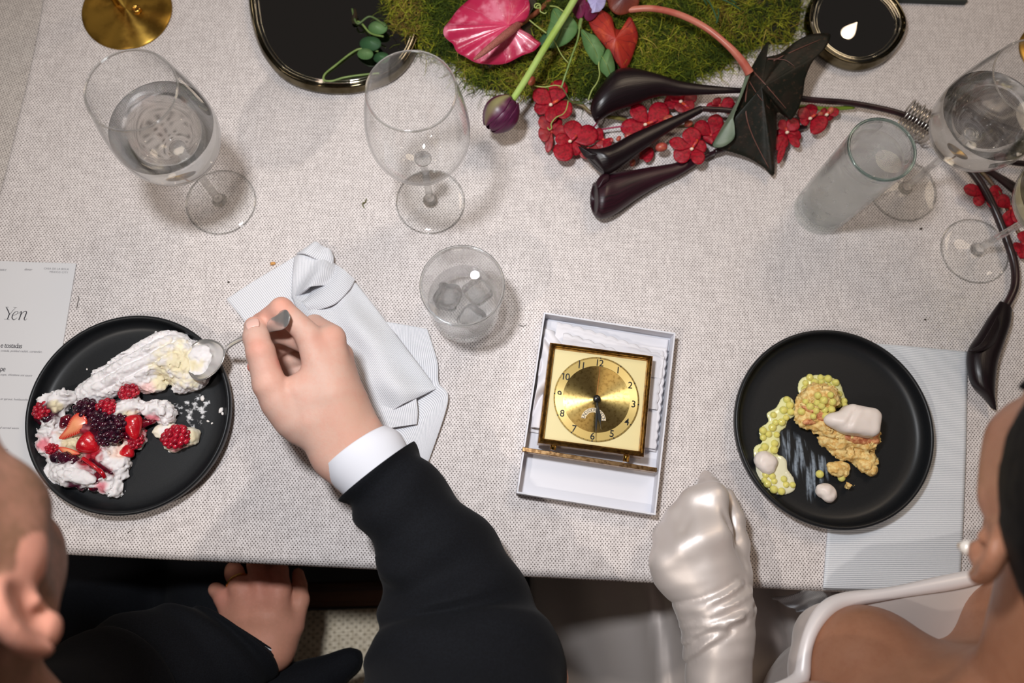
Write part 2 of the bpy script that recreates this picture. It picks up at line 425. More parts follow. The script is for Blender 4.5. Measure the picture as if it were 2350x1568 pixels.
# ================================================================== room
tag(obj('floor', gridmesh([[(-2.6, y, 0), (2.6, y, 0)] for y in (-2.2, 3.0)], 0.05), M_floor), kind='structure')

# ================================================================== table and cloths
E0, E1 = U(160, 1252), U(1890, 1336); ed = unit(E1 - E0); en = np.array((-ed[1], ed[0], 0))   # edge direction, inward normal
def EP(s, d, z=0.0): return np.array((E0[0], E0[1], TBL)) + ed * s + en * d + np.array((0, 0, z))
tb = empty('table', EP(0.4, 0.4, -TBL), 'long wooden dining table hidden under the cream cloths', 'table')
obj('tabletop', box(EP(0.4, 0.615, -0.019), ed * 1.75, en * 0.6, (0, 0, 0.016)), M_wood, tb, smooth=False)
for s in (-1.2, 2.0):
    for d in (0.10, 1.12):
        obj('leg', box(EP(s, d, -0.395), ed * 0.035, en * 0.035, (0, 0, 0.36)), M_wood, tb, smooth=False)
fold = [(128, -330), (112, -120), (100, 0), (84, 90), (62, 190), (38, 290), (14, 395), (-10, 480), (-60, 690), (-110, 900), (-170, 1130), (-205, 1290)]
fl = np.array([U(x, y) for x, y in fold[::-1]])                     # runs from the near edge to the far side
fs = [((p - EP(0, 0)) @ en, (p - EP(0, 0)) @ ed) for p in fl]
def foldx(d): return np.interp(d, [a for a, b in fs], [b for a, b in fs])
ds = np.concatenate([np.linspace(0.0, 0.03, 4), np.linspace(0.06, 1.24, 50)])
ss = np.array([0.0, 0.001, 0.002, 0.003, 0.004, 0.005, 0.0065, 0.008, 0.010, 0.013] + list(np.linspace(0.0, 1.0, 34)[1:] ** 1.1))
def clothgrid(x0f, x1f, lift, hem):
    P = []
    drop = [(-0.010, -0.24), (-0.010, -0.12), (-0.010, -0.03), (-0.0095, -0.010), (-0.007, -0.0035), (-0.003, -0.0006)]
    for d, z in drop + [(d, 0.0) for d in ds]:
        a, b = x0f(max(d, 0)), x1f(max(d, 0)); w = b - a
        row = []
        for q in ss:
            x = a + q * w; k = q * w
            hz = hem * math.exp(-((k - 0.007) / 0.006) ** 2) if hem else 0.0
            row.append(EP(x, d, z + lift + hz + 0.00025 * math.sin(x * 23 + d * 17) * (1 if d > 0.02 else 0)))
        P.append(row)
    return gridmesh(P, 0.0011)
tag(obj('tablecloth', clothgrid(foldx, lambda d: 2.10, 0.0, 0.0010), M_linen), 'cream linen tablecloth of coarse open weave under the plates and glasses', 'tablecloth')
tag(obj('tablecloth', clothgrid(lambda d: -1.32, lambda d: foldx(d) + 0.05, -0.0026, 0.0), M_linen2), 'greyer linen tablecloth whose edge tucks under the main cloth at the far left', 'tablecloth')

# ================================================================== chair seen between the man's arms
ch0 = U(760, 1440, -0.29)
ch = empty('chair', (ch0[0], ch0[1] - 0.15, 0), 'wooden chair with woven cream seat under the man in the suit', 'chair')
M_cane = linenmat('woven_seat', S(226, 214, 192), S(196, 182, 158), S(120, 104, 82), 0.011, 0.0095, -0.05, 0.6)
ra, rb = U(640, 1380, -0.285), U(930, 1372, -0.285); cx = unit(rb - ra); cy = np.array((-cx[1], cx[0], 0)); rc = (ra + rb) / 2 - cx * 0.10
seat = obj('seat', gridmesh([[rc + cx * (u * 0.46 - 0.23) - cy * (0.012 + 0.42 * w) + np.array((0, 0, 0.010 + 0.012 * math.sin(math.pi * w) * math.sin(math.pi * u))) for w in np.linspace(0, 1, 14)] for u in np.linspace(0, 1, 14)], 0.03), M_cane, ch)
for sgn in (0.0, -0.44):
    bev(obj('seat_rail', box(rc - cy * (-sgn) + cy * 0.006 + np.array((0, 0, -0.012)), cx * 0.25, cy * 0.016, (0, 0, 0.022)), M_wood, ch, smooth=False), 0.006)
for a in (-0.24, 0.24):
    bev(obj('side_rail', box(rc + cx * a - cy * 0.21 + np.array((0, 0, -0.014)), cx * 0.012, cy * 0.21, (0, 0, 0.020)), M_wood, ch, smooth=False), 0.004)
    for d in (0.0, -0.43):
        z1 = 0.43 if d == 0 else 0.86
        obj('leg', tube([rc * (1, 1, 0) + cx * a + cy * d + np.array((0, 0, 0.0)), rc * (1, 1, 0) + cx * a + cy * d + np.array((0, 0, z1))], [0.014, 0.02], 12), M_wood, ch)
obj('backrest', gridmesh([[rc * (1, 1, 0) + cx * a - cy * (0.43 + 0.03 * math.cos(a * 6)) + np.array((0, 0, z)) for a in np.linspace(-0.235, 0.235, 12)] for z in (0.62, 0.70, 0.78, 0.86)], 0.018), M_wood, ch)

# ================================================================== plates
def plate(name, px, py, rpx, label):
    c = U(px, py, 0.018); R = rpx * mpp(px, py, 0.018); b = np.array((c[0], c[1], TBL))
    pr = [(0, 0.0014), (R - 0.022, 0.0014), (R - 0.019, 0.0), (R - 0.015, 0.0), (R - 0.0125, 0.0016)]
    pr += smoothprof([(R - 0.009, 0.003), (R - 0.003, 0.007), (R - 0.0005, 0.014), (R, 0.0195), (R - 0.0012, 0.0215), (R - 0.0030, 0.0215), (R - 0.0044, 0.0195), (R - 0.0065, 0.0125), (R - 0.011, 0.0078), (R - 0.018, 0.0062), (R - 0.026, 0.0058)], 44)
    pr += [(0, 0.0056)]
    return tag(obj(name, lathe(b, pr, 128), M_plate, loc=b), label, 'plate'), b, R
plateL, PLc, PLr = plate('plate', 297, 948, 231, 'matt black rimmed plate holding the half eaten meringue and berries')
plateR, PRc, PRr = plate('plate', 1913, 981, 230, 'matt black rimmed plate holding the yellow sponge cake and pearls')

# ================================================================== napkins
def ribs(g): return g
g = sheet([(1915, 780, .003), (1912, 960, .003), (1903, 1180, .003), (1892, 1330, .003), (1889, 1352, -.002), (1888, 1356, -.012)],
          [(2221, 807, .003), (2219, 980, .003), (2211, 1180, .003), (2204, 1335, .003), (2202, 1360, -.002), (2201, 1364, -.012)], 40, 90,
          lambda u, v: 0.0022 * np.exp(-((u - 1) / 0.03) ** 2) * 0 + 0.0006 * np.sin(v * 9 + u * 4), t=0.0026)
g['uv'] = g['uv'][:, ::-1]
tag(obj('napkin', g, M_rib2), 'pale ribbed napkin folded flat under the right hand plate', 'napkin')
np_ = empty('napkin', U(790, 760), 'crumpled white ribbed napkin beside the fist with the spoon', 'napkin')
def nl(A, B, hf, t=0.002, nu=34, nv=70, flip=False):
    g = sheet(A, B, nu, nv, hf, t)
    if flip: g['uv'] = g['uv'][:, ::-1]
    return g
obj('fold', nl([(520, 688, .002), (566, 744, .003), (640, 850, .004), (720, 960, .004)], [(690, 580, .002), (730, 640, .003), (800, 760, .004), (860, 900, .004)],
    lambda u, v: 0.0015 * np.sin(u * 5 + v * 3) + .0015, 0.003), M_rib, np_)
obj('fold', nl([(880, 738, .003), (850, 850, .003), (850, 960, .003), (915, 1010, .003), (960, 1085, .002)], [(981, 757, .003), (1004, 830, .003), (1008, 880, .003), (1029, 921, .004), (984, 1060, .002)],
    lambda u, v: 0.002 + 0.0015 * np.sin(v * 7 + u * 2) + 0.004 * np.exp(-((u - 0.95) / .12) ** 2) * np.exp(-((v - .55) / .2) ** 2), 0.0025), M_rib, np_)
obj('fold', nl([(810, 900, .006), (840, 960, .006), (858, 990, .006)], [(955, 905, .008), (960, 945, .007), (958, 975, .005)], lambda u, v: 0.004 + 0.002 * np.sin(u * 3.1), 0.003), M_rib, np_)
obj('fold', nl([(668, 676, .004), (690, 730, .008), (735, 800, .010), (790, 890, .012), (845, 972, .011)], [(818, 650, .004), (880, 728, .006), (945, 815, .008), (992, 876, .008), (1003, 893, .006)],
    lambda u, v: 0.012 * np.sin(np.pi * np.clip(u, 0, 1)) ** 0.7 * (0.55 + 0.45 * np.sin(np.pi * np.clip(v, 0, 1))) + 0.0035 * np.sin(u * 11 + v * 2) * np.sin(np.pi * u) + 0.002 * np.sin(v * 13 - u * 5), 0.003, 44, 90), M_rib, np_)
obj('fold', nl([(676, 589, .002), (672, 640, .004), (668, 684, .006)], [(770, 606, .004), (778, 628, .010), (770, 650, .014)],
    lambda u, v: 0.011 * np.sin(np.pi * np.clip(u, 0, 1)) ** .8 + 0.003 * np.sin(u * 9 + v * 4), 0.003, 40, 40), M_rib, np_)
obj('fold', nl([(680, 582, .003), (697, 571, .004), (719, 557, .004)], [(766, 612, .005), (768, 594, .006), (762, 577, .005)],
    lambda u, v: 0.015 * np.sin(np.pi * np.clip(u, 0, 1)) * (1 - .4 * v) + 0.004 * np.sin(u * 8), 0.003, 36, 36), M_rib, np_)
obj('fold', nl([(690, 690, .008), (718, 662, .006), (748, 630, .005), (768, 606, .005)], [(712, 716, .015), (765, 700, .018), (800, 668, .014), (816, 642, .008)],
    lambda u, v: 0.007 * np.sin(np.pi * np.clip(u, 0, 1)), 0.003, 26, 50, True), M_rib, np_)

# ================================================================== menu card
mc0 = U(176, 606); mx = unit(U(176, 606) - U(0, 600)); my = np.array((-mx[1], mx[0], 0))
me_ = empty('menu_card', mc0 - my * 0.12 - mx * 0.06, 'pale printed dinner menu card with italic heading beside the left plate', 'menu')
cw, cl = 0.145, 0.285
obj('card', box(mc0 - mx * cw / 2 - my * cl / 2 + np.array((0, 0, 0.0009)), mx * cw / 2, my * cl / 2, (0, 0, 0.0003)), M_paper, me_, smooth=False)
FONT = bpy.data.fonts.get('Bfont') or None
def text(name, s, px, py, hpx, mat_, parent, z, ex, ey, shear=0.0, align='LEFT', space=1.0, spacing=1.0, off=None, bold=0.0):
    cu = bpy.data.curves.new('t', 'FONT'); cu.body = s; cu.size = 1.0; cu.shear = shear; cu.align_x = align; cu.space_character = spacing; cu.offset = bold; cu.resolution_u = 3
    to = bpy.data.objects.new('t', cu); COL.objects.link(to)
    me = bpy.data.meshes.new_from_object(to.evaluated_get(bpy.context.evaluated_depsgraph_get()))
    v = np.array([tuple(q.co) for q in me.vertices]); f = [tuple(p.vertices) for p in me.polygons]
    bpy.data.objects.remove(to); bpy.data.curves.remove(cu); bpy.data.meshes.remove(me)
    h = hpx * mpp(px, py, z); o = U(px, py, z) if off is None else off
    w = o + (v[:, :1] * ex * space + v[:, 1:2] * ey) * h
    return obj(name, dict(v=w, f=f), mat_, parent, smooth=False)
def inkline(polys, z, mat_, parent, name):
    """ribbons: list of [(px,py,width px) ...]"""
    gs = []
    for P in polys:
        P = catmull(np.array(P, float), (len(P) - 1) * 6 + 1); d = np.gradient(P[:, :2], axis=0); d /= np.linalg.norm(d, axis=1, keepdims=True) + 1e-9
        nn = np.stack([-d[:, 1], d[:, 0]], 1) * P[:, 2:3] / 2
        R = np.array([[U(*(p[:2] + q), z), U(*(p[:2] - q), z)] for p, q in zip(P, nn)]); gs.append(gridmesh(R))
    return obj(name, join(*gs), mat_, parent, smooth=False)
k = 1 / 7.468
yen = [[(108, 862, 11), (135, 915, 14), (162, 978, 13)], [(272, 864, 4), (215, 925, 5), (166, 986, 6)], [(162, 972, 13), (145, 1020, 14), (127, 1066, 14)],
       [(92, 857, 4), (148, 861, 4)], [(228, 862, 4), (290, 868, 4)], [(70, 1066, 4), (165, 1074, 4)],
       [(222, 1005, 4), (262, 992, 5), (300, 968, 7), (308, 942, 8), (282, 934, 6), (245, 955, 9), (212, 1005, 13), (208, 1050, 14), (235, 1076, 10), (268, 1062, 5), (292, 1040, 4)],
       [(318, 975, 3), (345, 948, 7), (366, 936, 11), (362, 965, 14), (345, 1020, 14), (322, 1080, 14)], [(348, 1012, 4), (385, 960, 6), (425, 932, 9), (452, 938, 13), (450, 968, 14), (428, 1025, 14), (414, 1062, 12), (424, 1082, 8), (445, 1074, 4), (462, 1056, 4)]]
inkline([[(x * k, 590 + y * k, w * k * 1.25) for x, y, w in P] for P in yen], 0.0013, M_ink, me_, 'lettering')
mz = 0.00135
for s, x, y, h, mt, sh, al, sp in (('e tostadas', 0, 798, 17, M_ink, 0.05, 'LEFT', .86), ('pe', -1, 852, 17, M_ink, 0.05, 'LEFT', .86),
        ('ostada, pickled radish, coriander,', 1, 807, 7.1, M_ink2, 0.25, 'LEFT', 1.0), ('sope, chicatana ant sauce', 0, 862, 7.1, M_ink2, 0.25, 'LEFT', 1.0),
        ('er sprout, huitlacoche', 0, 918, 7.1, M_ink2, 0.25, 'LEFT', 1.0), ('d served warm', -1, 984, 7.1, M_ink2, 0.25, 'LEFT', 1.0),
        ('d fruits', -3, 1034, 7.1, M_ink2, 0.25, 'LEFT', 1.0), ('CASA DE LA BOLA', 157.5, 620, 6.2, M_ink2, 0.0, 'RIGHT', 1.12), ('MEXICO CITY', 156, 627.5, 6.2, M_ink2, 0.0, 'RIGHT', 1.12),
        ('dinner', 55, 620.5, 7.2, M_ink2, 0.35, 'LEFT', 0.95), ('ARRY', -2, 621.5, 6.2, M_ink2, 0.0, 'LEFT', 1.1)):
    text('lettering', s, x, y, h, mt, me_, mz, mx, my, sh, al, .84 if h > 12 else 1.0, sp, bold=0.0)

# ================================================================== glassware
M_thin = thinglass('thin_glass'); M_rimg = glassmat('rim_glass', 1.5, 0.0, (.96, .975, .97, 1)); M_rimd = glassmat('green_rim_glass', 1.5, 0.0, (.42, .56, .53, 1))
def hoop(name, b, R, z, r, m_, par):
    th = np.linspace(0, 2 * np.pi, 97); return obj(name, tube(np.asarray(b) + np.stack([R * np.cos(th), R * np.sin(th), 0 * th + z], 1), r, 10, cap=False), m_, par)
M_glass = glassmat('thick_glass', 1.47, 0.0, (0.975, 0.99, 0.985, 1))
def liquid(name, tint, ior=1.33, clear=.18):
    t = NT(name); t.set(Base_Color=tint, Roughness=0.0, IOR=ior, Transmission_Weight=1.0)
    tr = t.n('ShaderNodeBsdfTransparent'); tr.inputs[0].default_value = tint; mx = t.n('ShaderNodeMixShader'); mx.inputs[0].default_value = clear
    t.l(t.p.outputs[0], mx.inputs[1]); t.l(tr.outputs[0], mx.inputs[2]); t.l(mx.outputs[0], t.out.inputs[0]); return t.m
M_water = liquid('water', (0.99, 0.997, 0.997, 1))
M_wine = liquid('white_wine', (0.93, 0.91, 0.62, 1), 1.34)
M_ice = liquid('ice', (.995, .998, .998, 1), 1.31, .40); M_water2 = liquid('drinking_water', (.997, .999, .999, 1), 1.33, .62)
M_stem = liquid('solid_glass', (.985, .992, .99, 1), 1.45, .55)
M_glass = liquid('thick_glass', (.985, .992, .99, 1), 1.47, .55)
BOWL = [(0.0, .1035), (.010, .1045), (.024, .1105), (.0365, .1225), (.0445, .139), (.0473, .156), (.0466, .176), (.0432, .200), (.0388, .2225), (.0376, .2265)]
def wineglass(px, py, label, level=None, wmat=None, wlabel=None, s=1.0):
    b = U(px, py); b[2] = TBL + .0003; e = empty('wine_glass', b, label, 'wine glass', 'stemmed glasses on the table')
    bo = smoothprof(BOWL, 60); inn = [(max(r - .0009 - .0004 * (1 - i / 59), 0), z + (.0014 if i < 6 else .0006 * (1 - i / 59))) for i, (r, z) in enumerate(bo)]
    pr = bo + [(bo[-1][0] - .0002, .2272), (inn[-1][0] + .0003, .2272)] + inn[::-1]
    sc = lambda P: [(r * s, z * s) for r, z in P]
    obj('bowl', lathe(b, sc(pr), 96), M_thin, e)
    foot = [(0, 0), (.0355, 0), (.0372, .0004), (.0377, .0010), (.0370, .0016), (.030, .0022), (.018, .0032), (.008, .0058)]
    stem = smoothprof([(.0080, .0058), (.0060, .0078), (.0062, .0098), (.0048, .0125), (.0041, .025), (.0037, .05), (.0037, .08), (.0042, .094), (.0060, .1012), (.0085, .1038)], 36)
    obj('foot', lathe(b, sc(foot + [(0, .0062)]), 96), M_thin, e); obj('stem', lathe(b, sc([(0, .0056)] + stem + [(0, .1040)]), 64), M_stem, e)
    hoop('rim', b, .0374 * s, .2272 * s, .00085, M_rimg, e); hoop('foot_edge', b, .0374 * s, .0011 * s, .00080, M_rimg, e)
    if level:
        z = [p for p in inn if p[1] < level]; rr = np.interp(level, [p[1] for p in inn], [p[0] for p in inn])
        lp = [(0, inn[0][1] + .0001)] + [(max(r + .0001, 0), zz) for r, zz in z[1:]] + [(rr + .0001, level), (rr - .0012, level - .0006), (0, level - .0006)]
        obj('water' if wmat is M_water else 'wine', lathe(b, sc(lp), 96), wmat, e, label=wlabel)
    return e
wineglass(508, 465, 'wine glass of water standing in front of the round brass base', .166, M_water)
wineglass(988, 464, 'empty wine glass standing below the pink anthurium flower')
wineglass(2071, 437, 'wine glass of water behind the tall tumbler at the right', .166, M_water)
wineglass(2235, 577, 'wine glass with pale yellow wine cut off by the right edge', .150, M_wine)
# rocks glass with ice
def tumbler(name, px, py, R0, R1, h, wall, base, level, label, cat, rough=None, lean=(0, 0)):
    b = U(px, py); b[2] = TBL + .0003; e = empty(name, b, label, cat)
    out = smoothprof([(R0 - .002, 0.0), (R0, .003), (R0 + (R1 - R0) * .5, h * .5), (R1, h - .0015)], 24)
    inn = smoothprof([(R1 - wall, h - .001), (R0 + (R1 - R0) * .5 - wall, h * .5), (R0 - wall * 1.2, base + .004), (R0 - wall - .004, base), (0.0, base - .001)], 24)
    pr = [(0, .002), (R0 - .006, .0018), (R0 - .004, 0.0)] + out + [(R1 - wall * .35, h), (R1 - wall * .75, h)] + inn
    obj('body', lathe(b, pr, 96), rough or M_glass, e); hoop('rim', b, R1 - wall * .5, h, wall * .62, M_rimd if rough else M_rimg, e)
    if level:
        i2 = inn[::-1]; z = [p for p in i2 if p[1] < level]; rr = np.interp(level, [p[1] for p in i2], [p[0] for p in i2])
        lp = [(0, z[0][1] + .0002)] + [(max(r - .00015, 0), zz + .0001) for r, zz in z[1:]] + [(rr - .0002, level), (rr - .0016, level - .0007), (0, level - .0007)]
        obj('water', lathe(b, lp, 96), M_water2, e)
    return e, b
rocks, RB = tumbler('rocks_glass', 1067, 713, .0365, .0412, .088, .0022, .010, .043, 'short rocks glass of ice water above the boxed clock', 'tumbler')
def icecube(c, r, rot, label):
    ax = np.array(Matrix.Rotation(rot[0], 3, 'X') @ Matrix.Rotation(rot[1], 3, 'Y') @ Matrix.Rotation(rot[2], 3, 'Z'))
    g = nets(lambda P: smax(s_box(P, c, r, .0055, ax), -s_ell(P, np.array(c) + ax[2] * r[2] * 1.1, (r[0] * .6, r[1] * .6, .004), ax), .002) + .0012 * vnoise(P, 110, 3) + .0005 * vnoise(P, 320, 5), np.array(c) - .024, np.array(c) + .024, .0012)
    tag(obj('ice_cube', g, M_ice), label, 'ice cube', 'ice cubes in the rocks glass')
for dx, dy, dz, r, rot, lb in ((-.017, .006, .031, (.0125, .0125, .011), (.25, .2, .3), 'clear ice cube floating at the left of the rocks glass'),
                               (.014, .011, .032, (.012, .0125, .011), (-.2, .25, 1.0), 'clear ice cube floating at the far right side of the rocks glass'),
                               (.008, -.017, .030, (.0125, .011, .0105), (.2, -.3, .55), 'clear ice cube floating nearest the front rim of the rocks glass')):
    icecube(RB + np.array((dx, dy, dz)), r, rot, lb)
# tall tumbler, misted outside
t = NT('misted_glass'); t.set(Base_Color=(.955, .985, .98, 1), IOR=1.46, Transmission_Weight=1.0)
z = t.sep(t.pos())[2]; band = t.math('MULTIPLY', t.ramp(z, TBL + .012, TBL + .022), t.ramp(z, TBL + .112, TBL + .120, 1.0, 0.0))
t.set(Roughness=t.math('MULTIPLY', band, t.ramp(t.noise(70.0, 4.0), .3, .7, .10, .30))); t.bump(t.noise(420.0, 3.0), .12, .0004); tr = t.n('ShaderNodeBsdfTransparent'); tr.inputs[0].default_value = (.97, .985, .985, 1); mx = t.n('ShaderNodeMixShader'); mx.inputs[0].default_value = .5
df = t.n('ShaderNodeBsdfTranslucent'); df.inputs[0].default_value = (.9, .93, .93, 1); m0 = t.n('ShaderNodeMixShader'); t.l(t.math('MULTIPLY', band, .16), m0.inputs[0]); t.l(t.p.outputs[0], m0.inputs[1]); t.l(df.outputs[0], m0.inputs[2])
t.l(m0.outputs[0], mx.inputs[1]); t.l(tr.outputs[0], mx.inputs[2]); t.l(mx.outputs[0], t.out.inputs[0]); M_mist = t.m
tall, TB = tumbler('tall_tumbler', 1880, 484, .0290, .0328, .146, .0024, .016, .130, 'tall misted tumbler of water beside the dark fallen leaf', 'tumbler', M_mist)

# ================================================================== brass stands, mirrored dishes, wire coil, dark card
def stand(px, py, R, rod, knob, label):
    b = U(px, py); e = empty('brass_stand', b, label, 'candle stand')
    t_ = smoothprof([(R - .001, 0), (R, .0012), (R - .0012, .0030), (R * .8, .0042), (R * .4, .0052), (.008, .0058)], 30)
    obj('base', lathe(b, [(0, 0)] + t_ + [(0, .0058)], 96), M_spun, e)
    rp = U(*rod, .006); obj('rod', lathe(rp, [(0, -.001), (.0036, -.001), (.0036, .215), (.003, .2165), (0, .2165)], 24), M_brass_pin, e)
    cp = rp + np.array((0, 0, .2165))
    obj('cup', lathe(cp, smoothprof([(.0, -.002), (.006, -.001), (.011, .004), (.0115, .022), (.0105, .022), (.0100, .006), (.0, .004)], 24), 32), M_brass_pin, e)
    if knob:
        kp = U(*knob, .0055); obj('knob', lathe(kp, [(0, -.001), (.0052, -.001), (.0052, .0045), (.0042, .0055), (.003, .0055), (.0028, .0045), (0, .0045)], 24), M_brass_pin, e)
t = NT('spun_brass'); x, y, z = t.sep(t.obj()); ang = t.math('ARCTAN2', y, x)
t.set(Base_Color=t.mix(t.ramp(t.noise(40.0, 4.0), .4, .7), S(184, 146, 66), S(132, 100, 44)), Metallic=1.0, Roughness=.40, Anisotropic=0.9, Anisotropic_Rotation=.25)
tg = t.n('ShaderNodeTangent', direction_type='RADIAL', axis='Z'); t.l(tg.outputs[0], t.p.inputs['Tangent']); M_spun = t.m
stand(293, 26, .0515, (268, 8), (316, 25), 'round brass candle stand behind the left wine glass')
stand(2405, 118, .036, (2440, 60), None, 'round brass candle stand half out of frame at the far right')
M_blackglass = mat('black_mirror', (.26, .25, .24, 1), .012, metal=1.0)
M_ring = mat('silver_ring', S(214, 208, 190), .08, metal=1.0); M_chrome = mat('mirror_rim', S(120, 112, 92), .06, metal=1.0, col2=S(72, 64, 44), nsc=30)
def dish(name, out, cpx, rim, h, label, dome=0.0):
    O = catmull(W([(x, y, 0) for x, y in out]), 120, closed=True); c = U(*cpx)
    e = empty(name, c, label, 'dish'); d = O - c; L = np.linalg.norm(d, axis=1, keepdims=True); u = d / L
    prof = [(0.004, 0.0004), (0.001, .003), (0.0, h * .45), (.0016, h * .8), (rim * .35, h), (rim * .7, h * .93), (rim, h * .72)]
    prof = smoothprof(prof, 26)
    R = np.array([c + u * (L - a) + np.array((0, 0, z)) for a, z in prof])
    obj('rim', rings(R, cap=False), M_chrome, e)
    R2 = [R[-1]] + [c + (R[-1] - c) * (1, 1, 0) * k + np.array((0, 0, prof[-1][1] + dome * (1 - k * k) - (.0012 * math.sin(k * 3.14)))) for k in np.linspace(.96, .02, 22)]
    obj('mirror', rings(np.array(R2)[::-1], cap=False), M_blackglass, e)
    for off, rr_, zz in ((.0085, .0011, h * .90), (.0125, .0007, h * .78)): obj('inner_ring', tube(np.vstack([c + u * (L - off), (c + u * (L - off))[:1]]) + np.array((0, 0, zz)), rr_, 8, cap=False), M_ring, e)
    obj('underside', rings(np.array([R[0], c + (R[0] - c) * (.02, .02, 1)]), cap=False), M_blackglass, e)
dish('mirror_dish', [(573, -20), (577, 40), (590, 95), (612, 142), (650, 185), (700, 210), (765, 221), (835, 216), (905, 190), (950, 140), (975, 60), (975, -60), (960, -170), (900, -250), (790, -285), (680, -260), (610, -190), (580, -100)],
     (775, -25), .010, .015, 'large rounded black mirror dish with silvery rim beside the moss')
dish('mirror_dish', [(1840, 55), (1850, 100), (1880, 138), (1925, 163), (1975, 168), (2025, 148), (2058, 110), (2068, 68), (2050, 25), (2015, -10), (1965, -35), (1905, -32), (1860, 0)],
     (1955, 68), .008, .017, 'small pebble shaped black mirror dish above the dark leaf', .003)
M_steel = mat('silver_wire', S(205, 200, 192), .16, metal=1.0)
a, b_ = U(2074, 262, .020), U(2142, 300, .020); ax = unit(b_ - a); nx_ = unit(np.cross(ax, (0, 0, 1))); ny = np.cross(nx_, ax)
th = np.linspace(0, 2 * np.pi * 9.5, 340); rr = .0175 + .0012 * np.sin(th * .37)
pts = a + np.outer(th / th[-1], b_ - a) + rr[:, None] * (np.cos(th)[:, None] * nx_ + np.sin(th)[:, None] * ny)
tag(obj('wire_coil', tube(pts, .0009, 8), M_steel), 'coil of silvery wire wound around the dark stems behind the tall tumbler', 'wire coil')
M_card = mat('dark_card', S(36, 44, 42), .5)
c = (U(2085, -60, .004) + U(2095, -70, .004)) / 2; q = U(2218, 8, .004); w = unit(U(2218, 8, .004) - U(1960, 0, .004)); w2 = np.array((-w[1], w[0], 0))
tag(bev(obj('dark_book', box(q - w * .075 + w2 * .06 - np.array((0, 0, .0005)), w * .075, w2 * .06, (0, 0, .0035)), M_card, smooth=False), .0008), 'dark green book corner lying at the top right edge', 'book')

# ================================================================== gift box with the clock
TLb, TRb, BRb, BLb = U(1248, 716, .022), U(1552, 764, .022), U(1504, 1197, .010), U(1179, 1146, .010)
bx = unit((TRb - TLb) * (1, 1, 0)); by = np.array((-bx[1], bx[0], 0)); bo = (U(1250, 716, .021) + U(1552, 764, .021) + U(1506, 1182, .021) + U(1180, 1134, .021)) / 4
bw = np.linalg.norm(U(1552, 764, .021) - U(1250, 716, .021)) / 2; bl = np.linalg.norm(U(1506, 1182, .021) - U(1552, 764, .021)) / 2
bo = np.array((bo[0], bo[1], TBL)); Z = np.array((0, 0, 1.0))
def BP(x, y, z): return bo + bx * x + by * y + Z * z
gb = empty('gift_box', bo, 'shallow white card box tray holding the brass clock', 'box')
obj('base', box(BP(0, 0, .0012), bx * bw, by * bl, Z * .0009), M_white, gb, smooth=False)
for s in (-1, 1):
    obj('side_wall', box(BP(s * (bw - .0008), 0, .0112), bx * .0008, by * bl, Z * .0100), M_white, gb, smooth=False)
    obj('end_wall', box(BP(0, s * (bl - .0008), .0112), bx * (bw - .0016), by * .0008, Z * .0100), M_white, gb, smooth=False)
# clock
CL = [U(1264, 784, .036), U(1502, 816, .036), U(1478, 1048, .036), U(1234, 1016, .036)]
co = sum(CL) / 4; kx = unit(CL[1] - CL[0] + CL[2] - CL[3]); ky = np.array((-kx[1], kx[0], 0))
ka = (np.linalg.norm(CL[1] - CL[0]) + np.linalg.norm(CL[2] - CL[3])) / 4; kb = (np.linalg.norm(CL[3] - CL[0]) + np.linalg.norm(CL[2] - CL[1])) / 4
co = np.array((co[0], co[1], TBL)); ZT = .036
def KP(x, y, z): return co + kx * x + ky * y + Z * z
ck = empty('table_clock', KP(0, 0, .010), 'square brass table clock lying face up in the white box', 'clock')
prof = [(0, .012), (0, ZT - .004), (.0006, ZT - .0022), (.0012, ZT - .002), (.0016, ZT - .0006), (.0026, ZT), (.0036, ZT - .0006), (.0040, ZT - .0020), (.0046, ZT - .0024), (.0052, ZT - .0036), (.0056, ZT - .008)]
R = [[KP(sx * (ka - a), sy * (kb - a), z) for sx, sy in ((-1, -1), (1, -1), (1, 1), (-1, 1))] for a, z in prof]
R = np.array(R); sub = []
for r in R:
    q = []
    for i in range(4):
        q += [r[i] + (r[(i + 1) % 4] - r[i]) * k for k in np.linspace(0, 1, 9)[:-1]]
    sub.append(q)
M_old = brassmat('tarnished_brass', S(186, 140, 70), .22, S(132, 90, 44))
fr = obj('frame', rings(np.array(sub), cap=False), M_old, ck, smooth=False)
obj('case', box(KP(0, 0, .019), kx * (ka - .0056), ky * (kb - .0056), Z * .0075), M_old, ck, smooth=False)
M_face = mat('cream_dial', S(228, 212, 158), .42, spec=.5)
t = NT('brushed_dial'); x, y, z = t.sep(t.obj())
t.set(Base_Color=t.mix(t.ramp(t.noise(300.0, 4.0), .45, .75), S(196, 168, 104), S(150, 122, 66)), Metallic=1.0, Roughness=.30, Anisotropic=0.9, Anisotropic_Rotation=.25)
tg = t.n('ShaderNodeTangent', direction_type='RADIAL', axis='Z'); t.l(tg.outputs[0], t.p.inputs['Tangent']); M_dial = t.m
t = NT('chapter_ring'); t.set(Base_Color=S(222, 194, 122), Metallic=.35, Roughness=.38, Anisotropic=.8, Anisotropic_Rotation=.25)
tg = t.n('ShaderNodeTangent', direction_type='RADIAL', axis='Z'); t.l(tg.outputs[0], t.p.inputs['Tangent']); M_chap = t.m
M_blk = mat('black_enamel', S(22, 21, 22), .3)
zf = .0285
fp = obj('dial_plate', box(KP(0, 0, zf - .0008), kx * (ka - .0050), ky * (kb - .0050), Z * .0008), M_face, ck, smooth=False)
dc = U(1368.5, 916.5, zf); dc = np.array((dc[0], dc[1], TBL)); rd = 98.5 * mpp(1368, 916, zf)
ke = empty('dial', dc + Z * zf, None, None); ke.parent = None
bpy.data.objects.remove(ke)
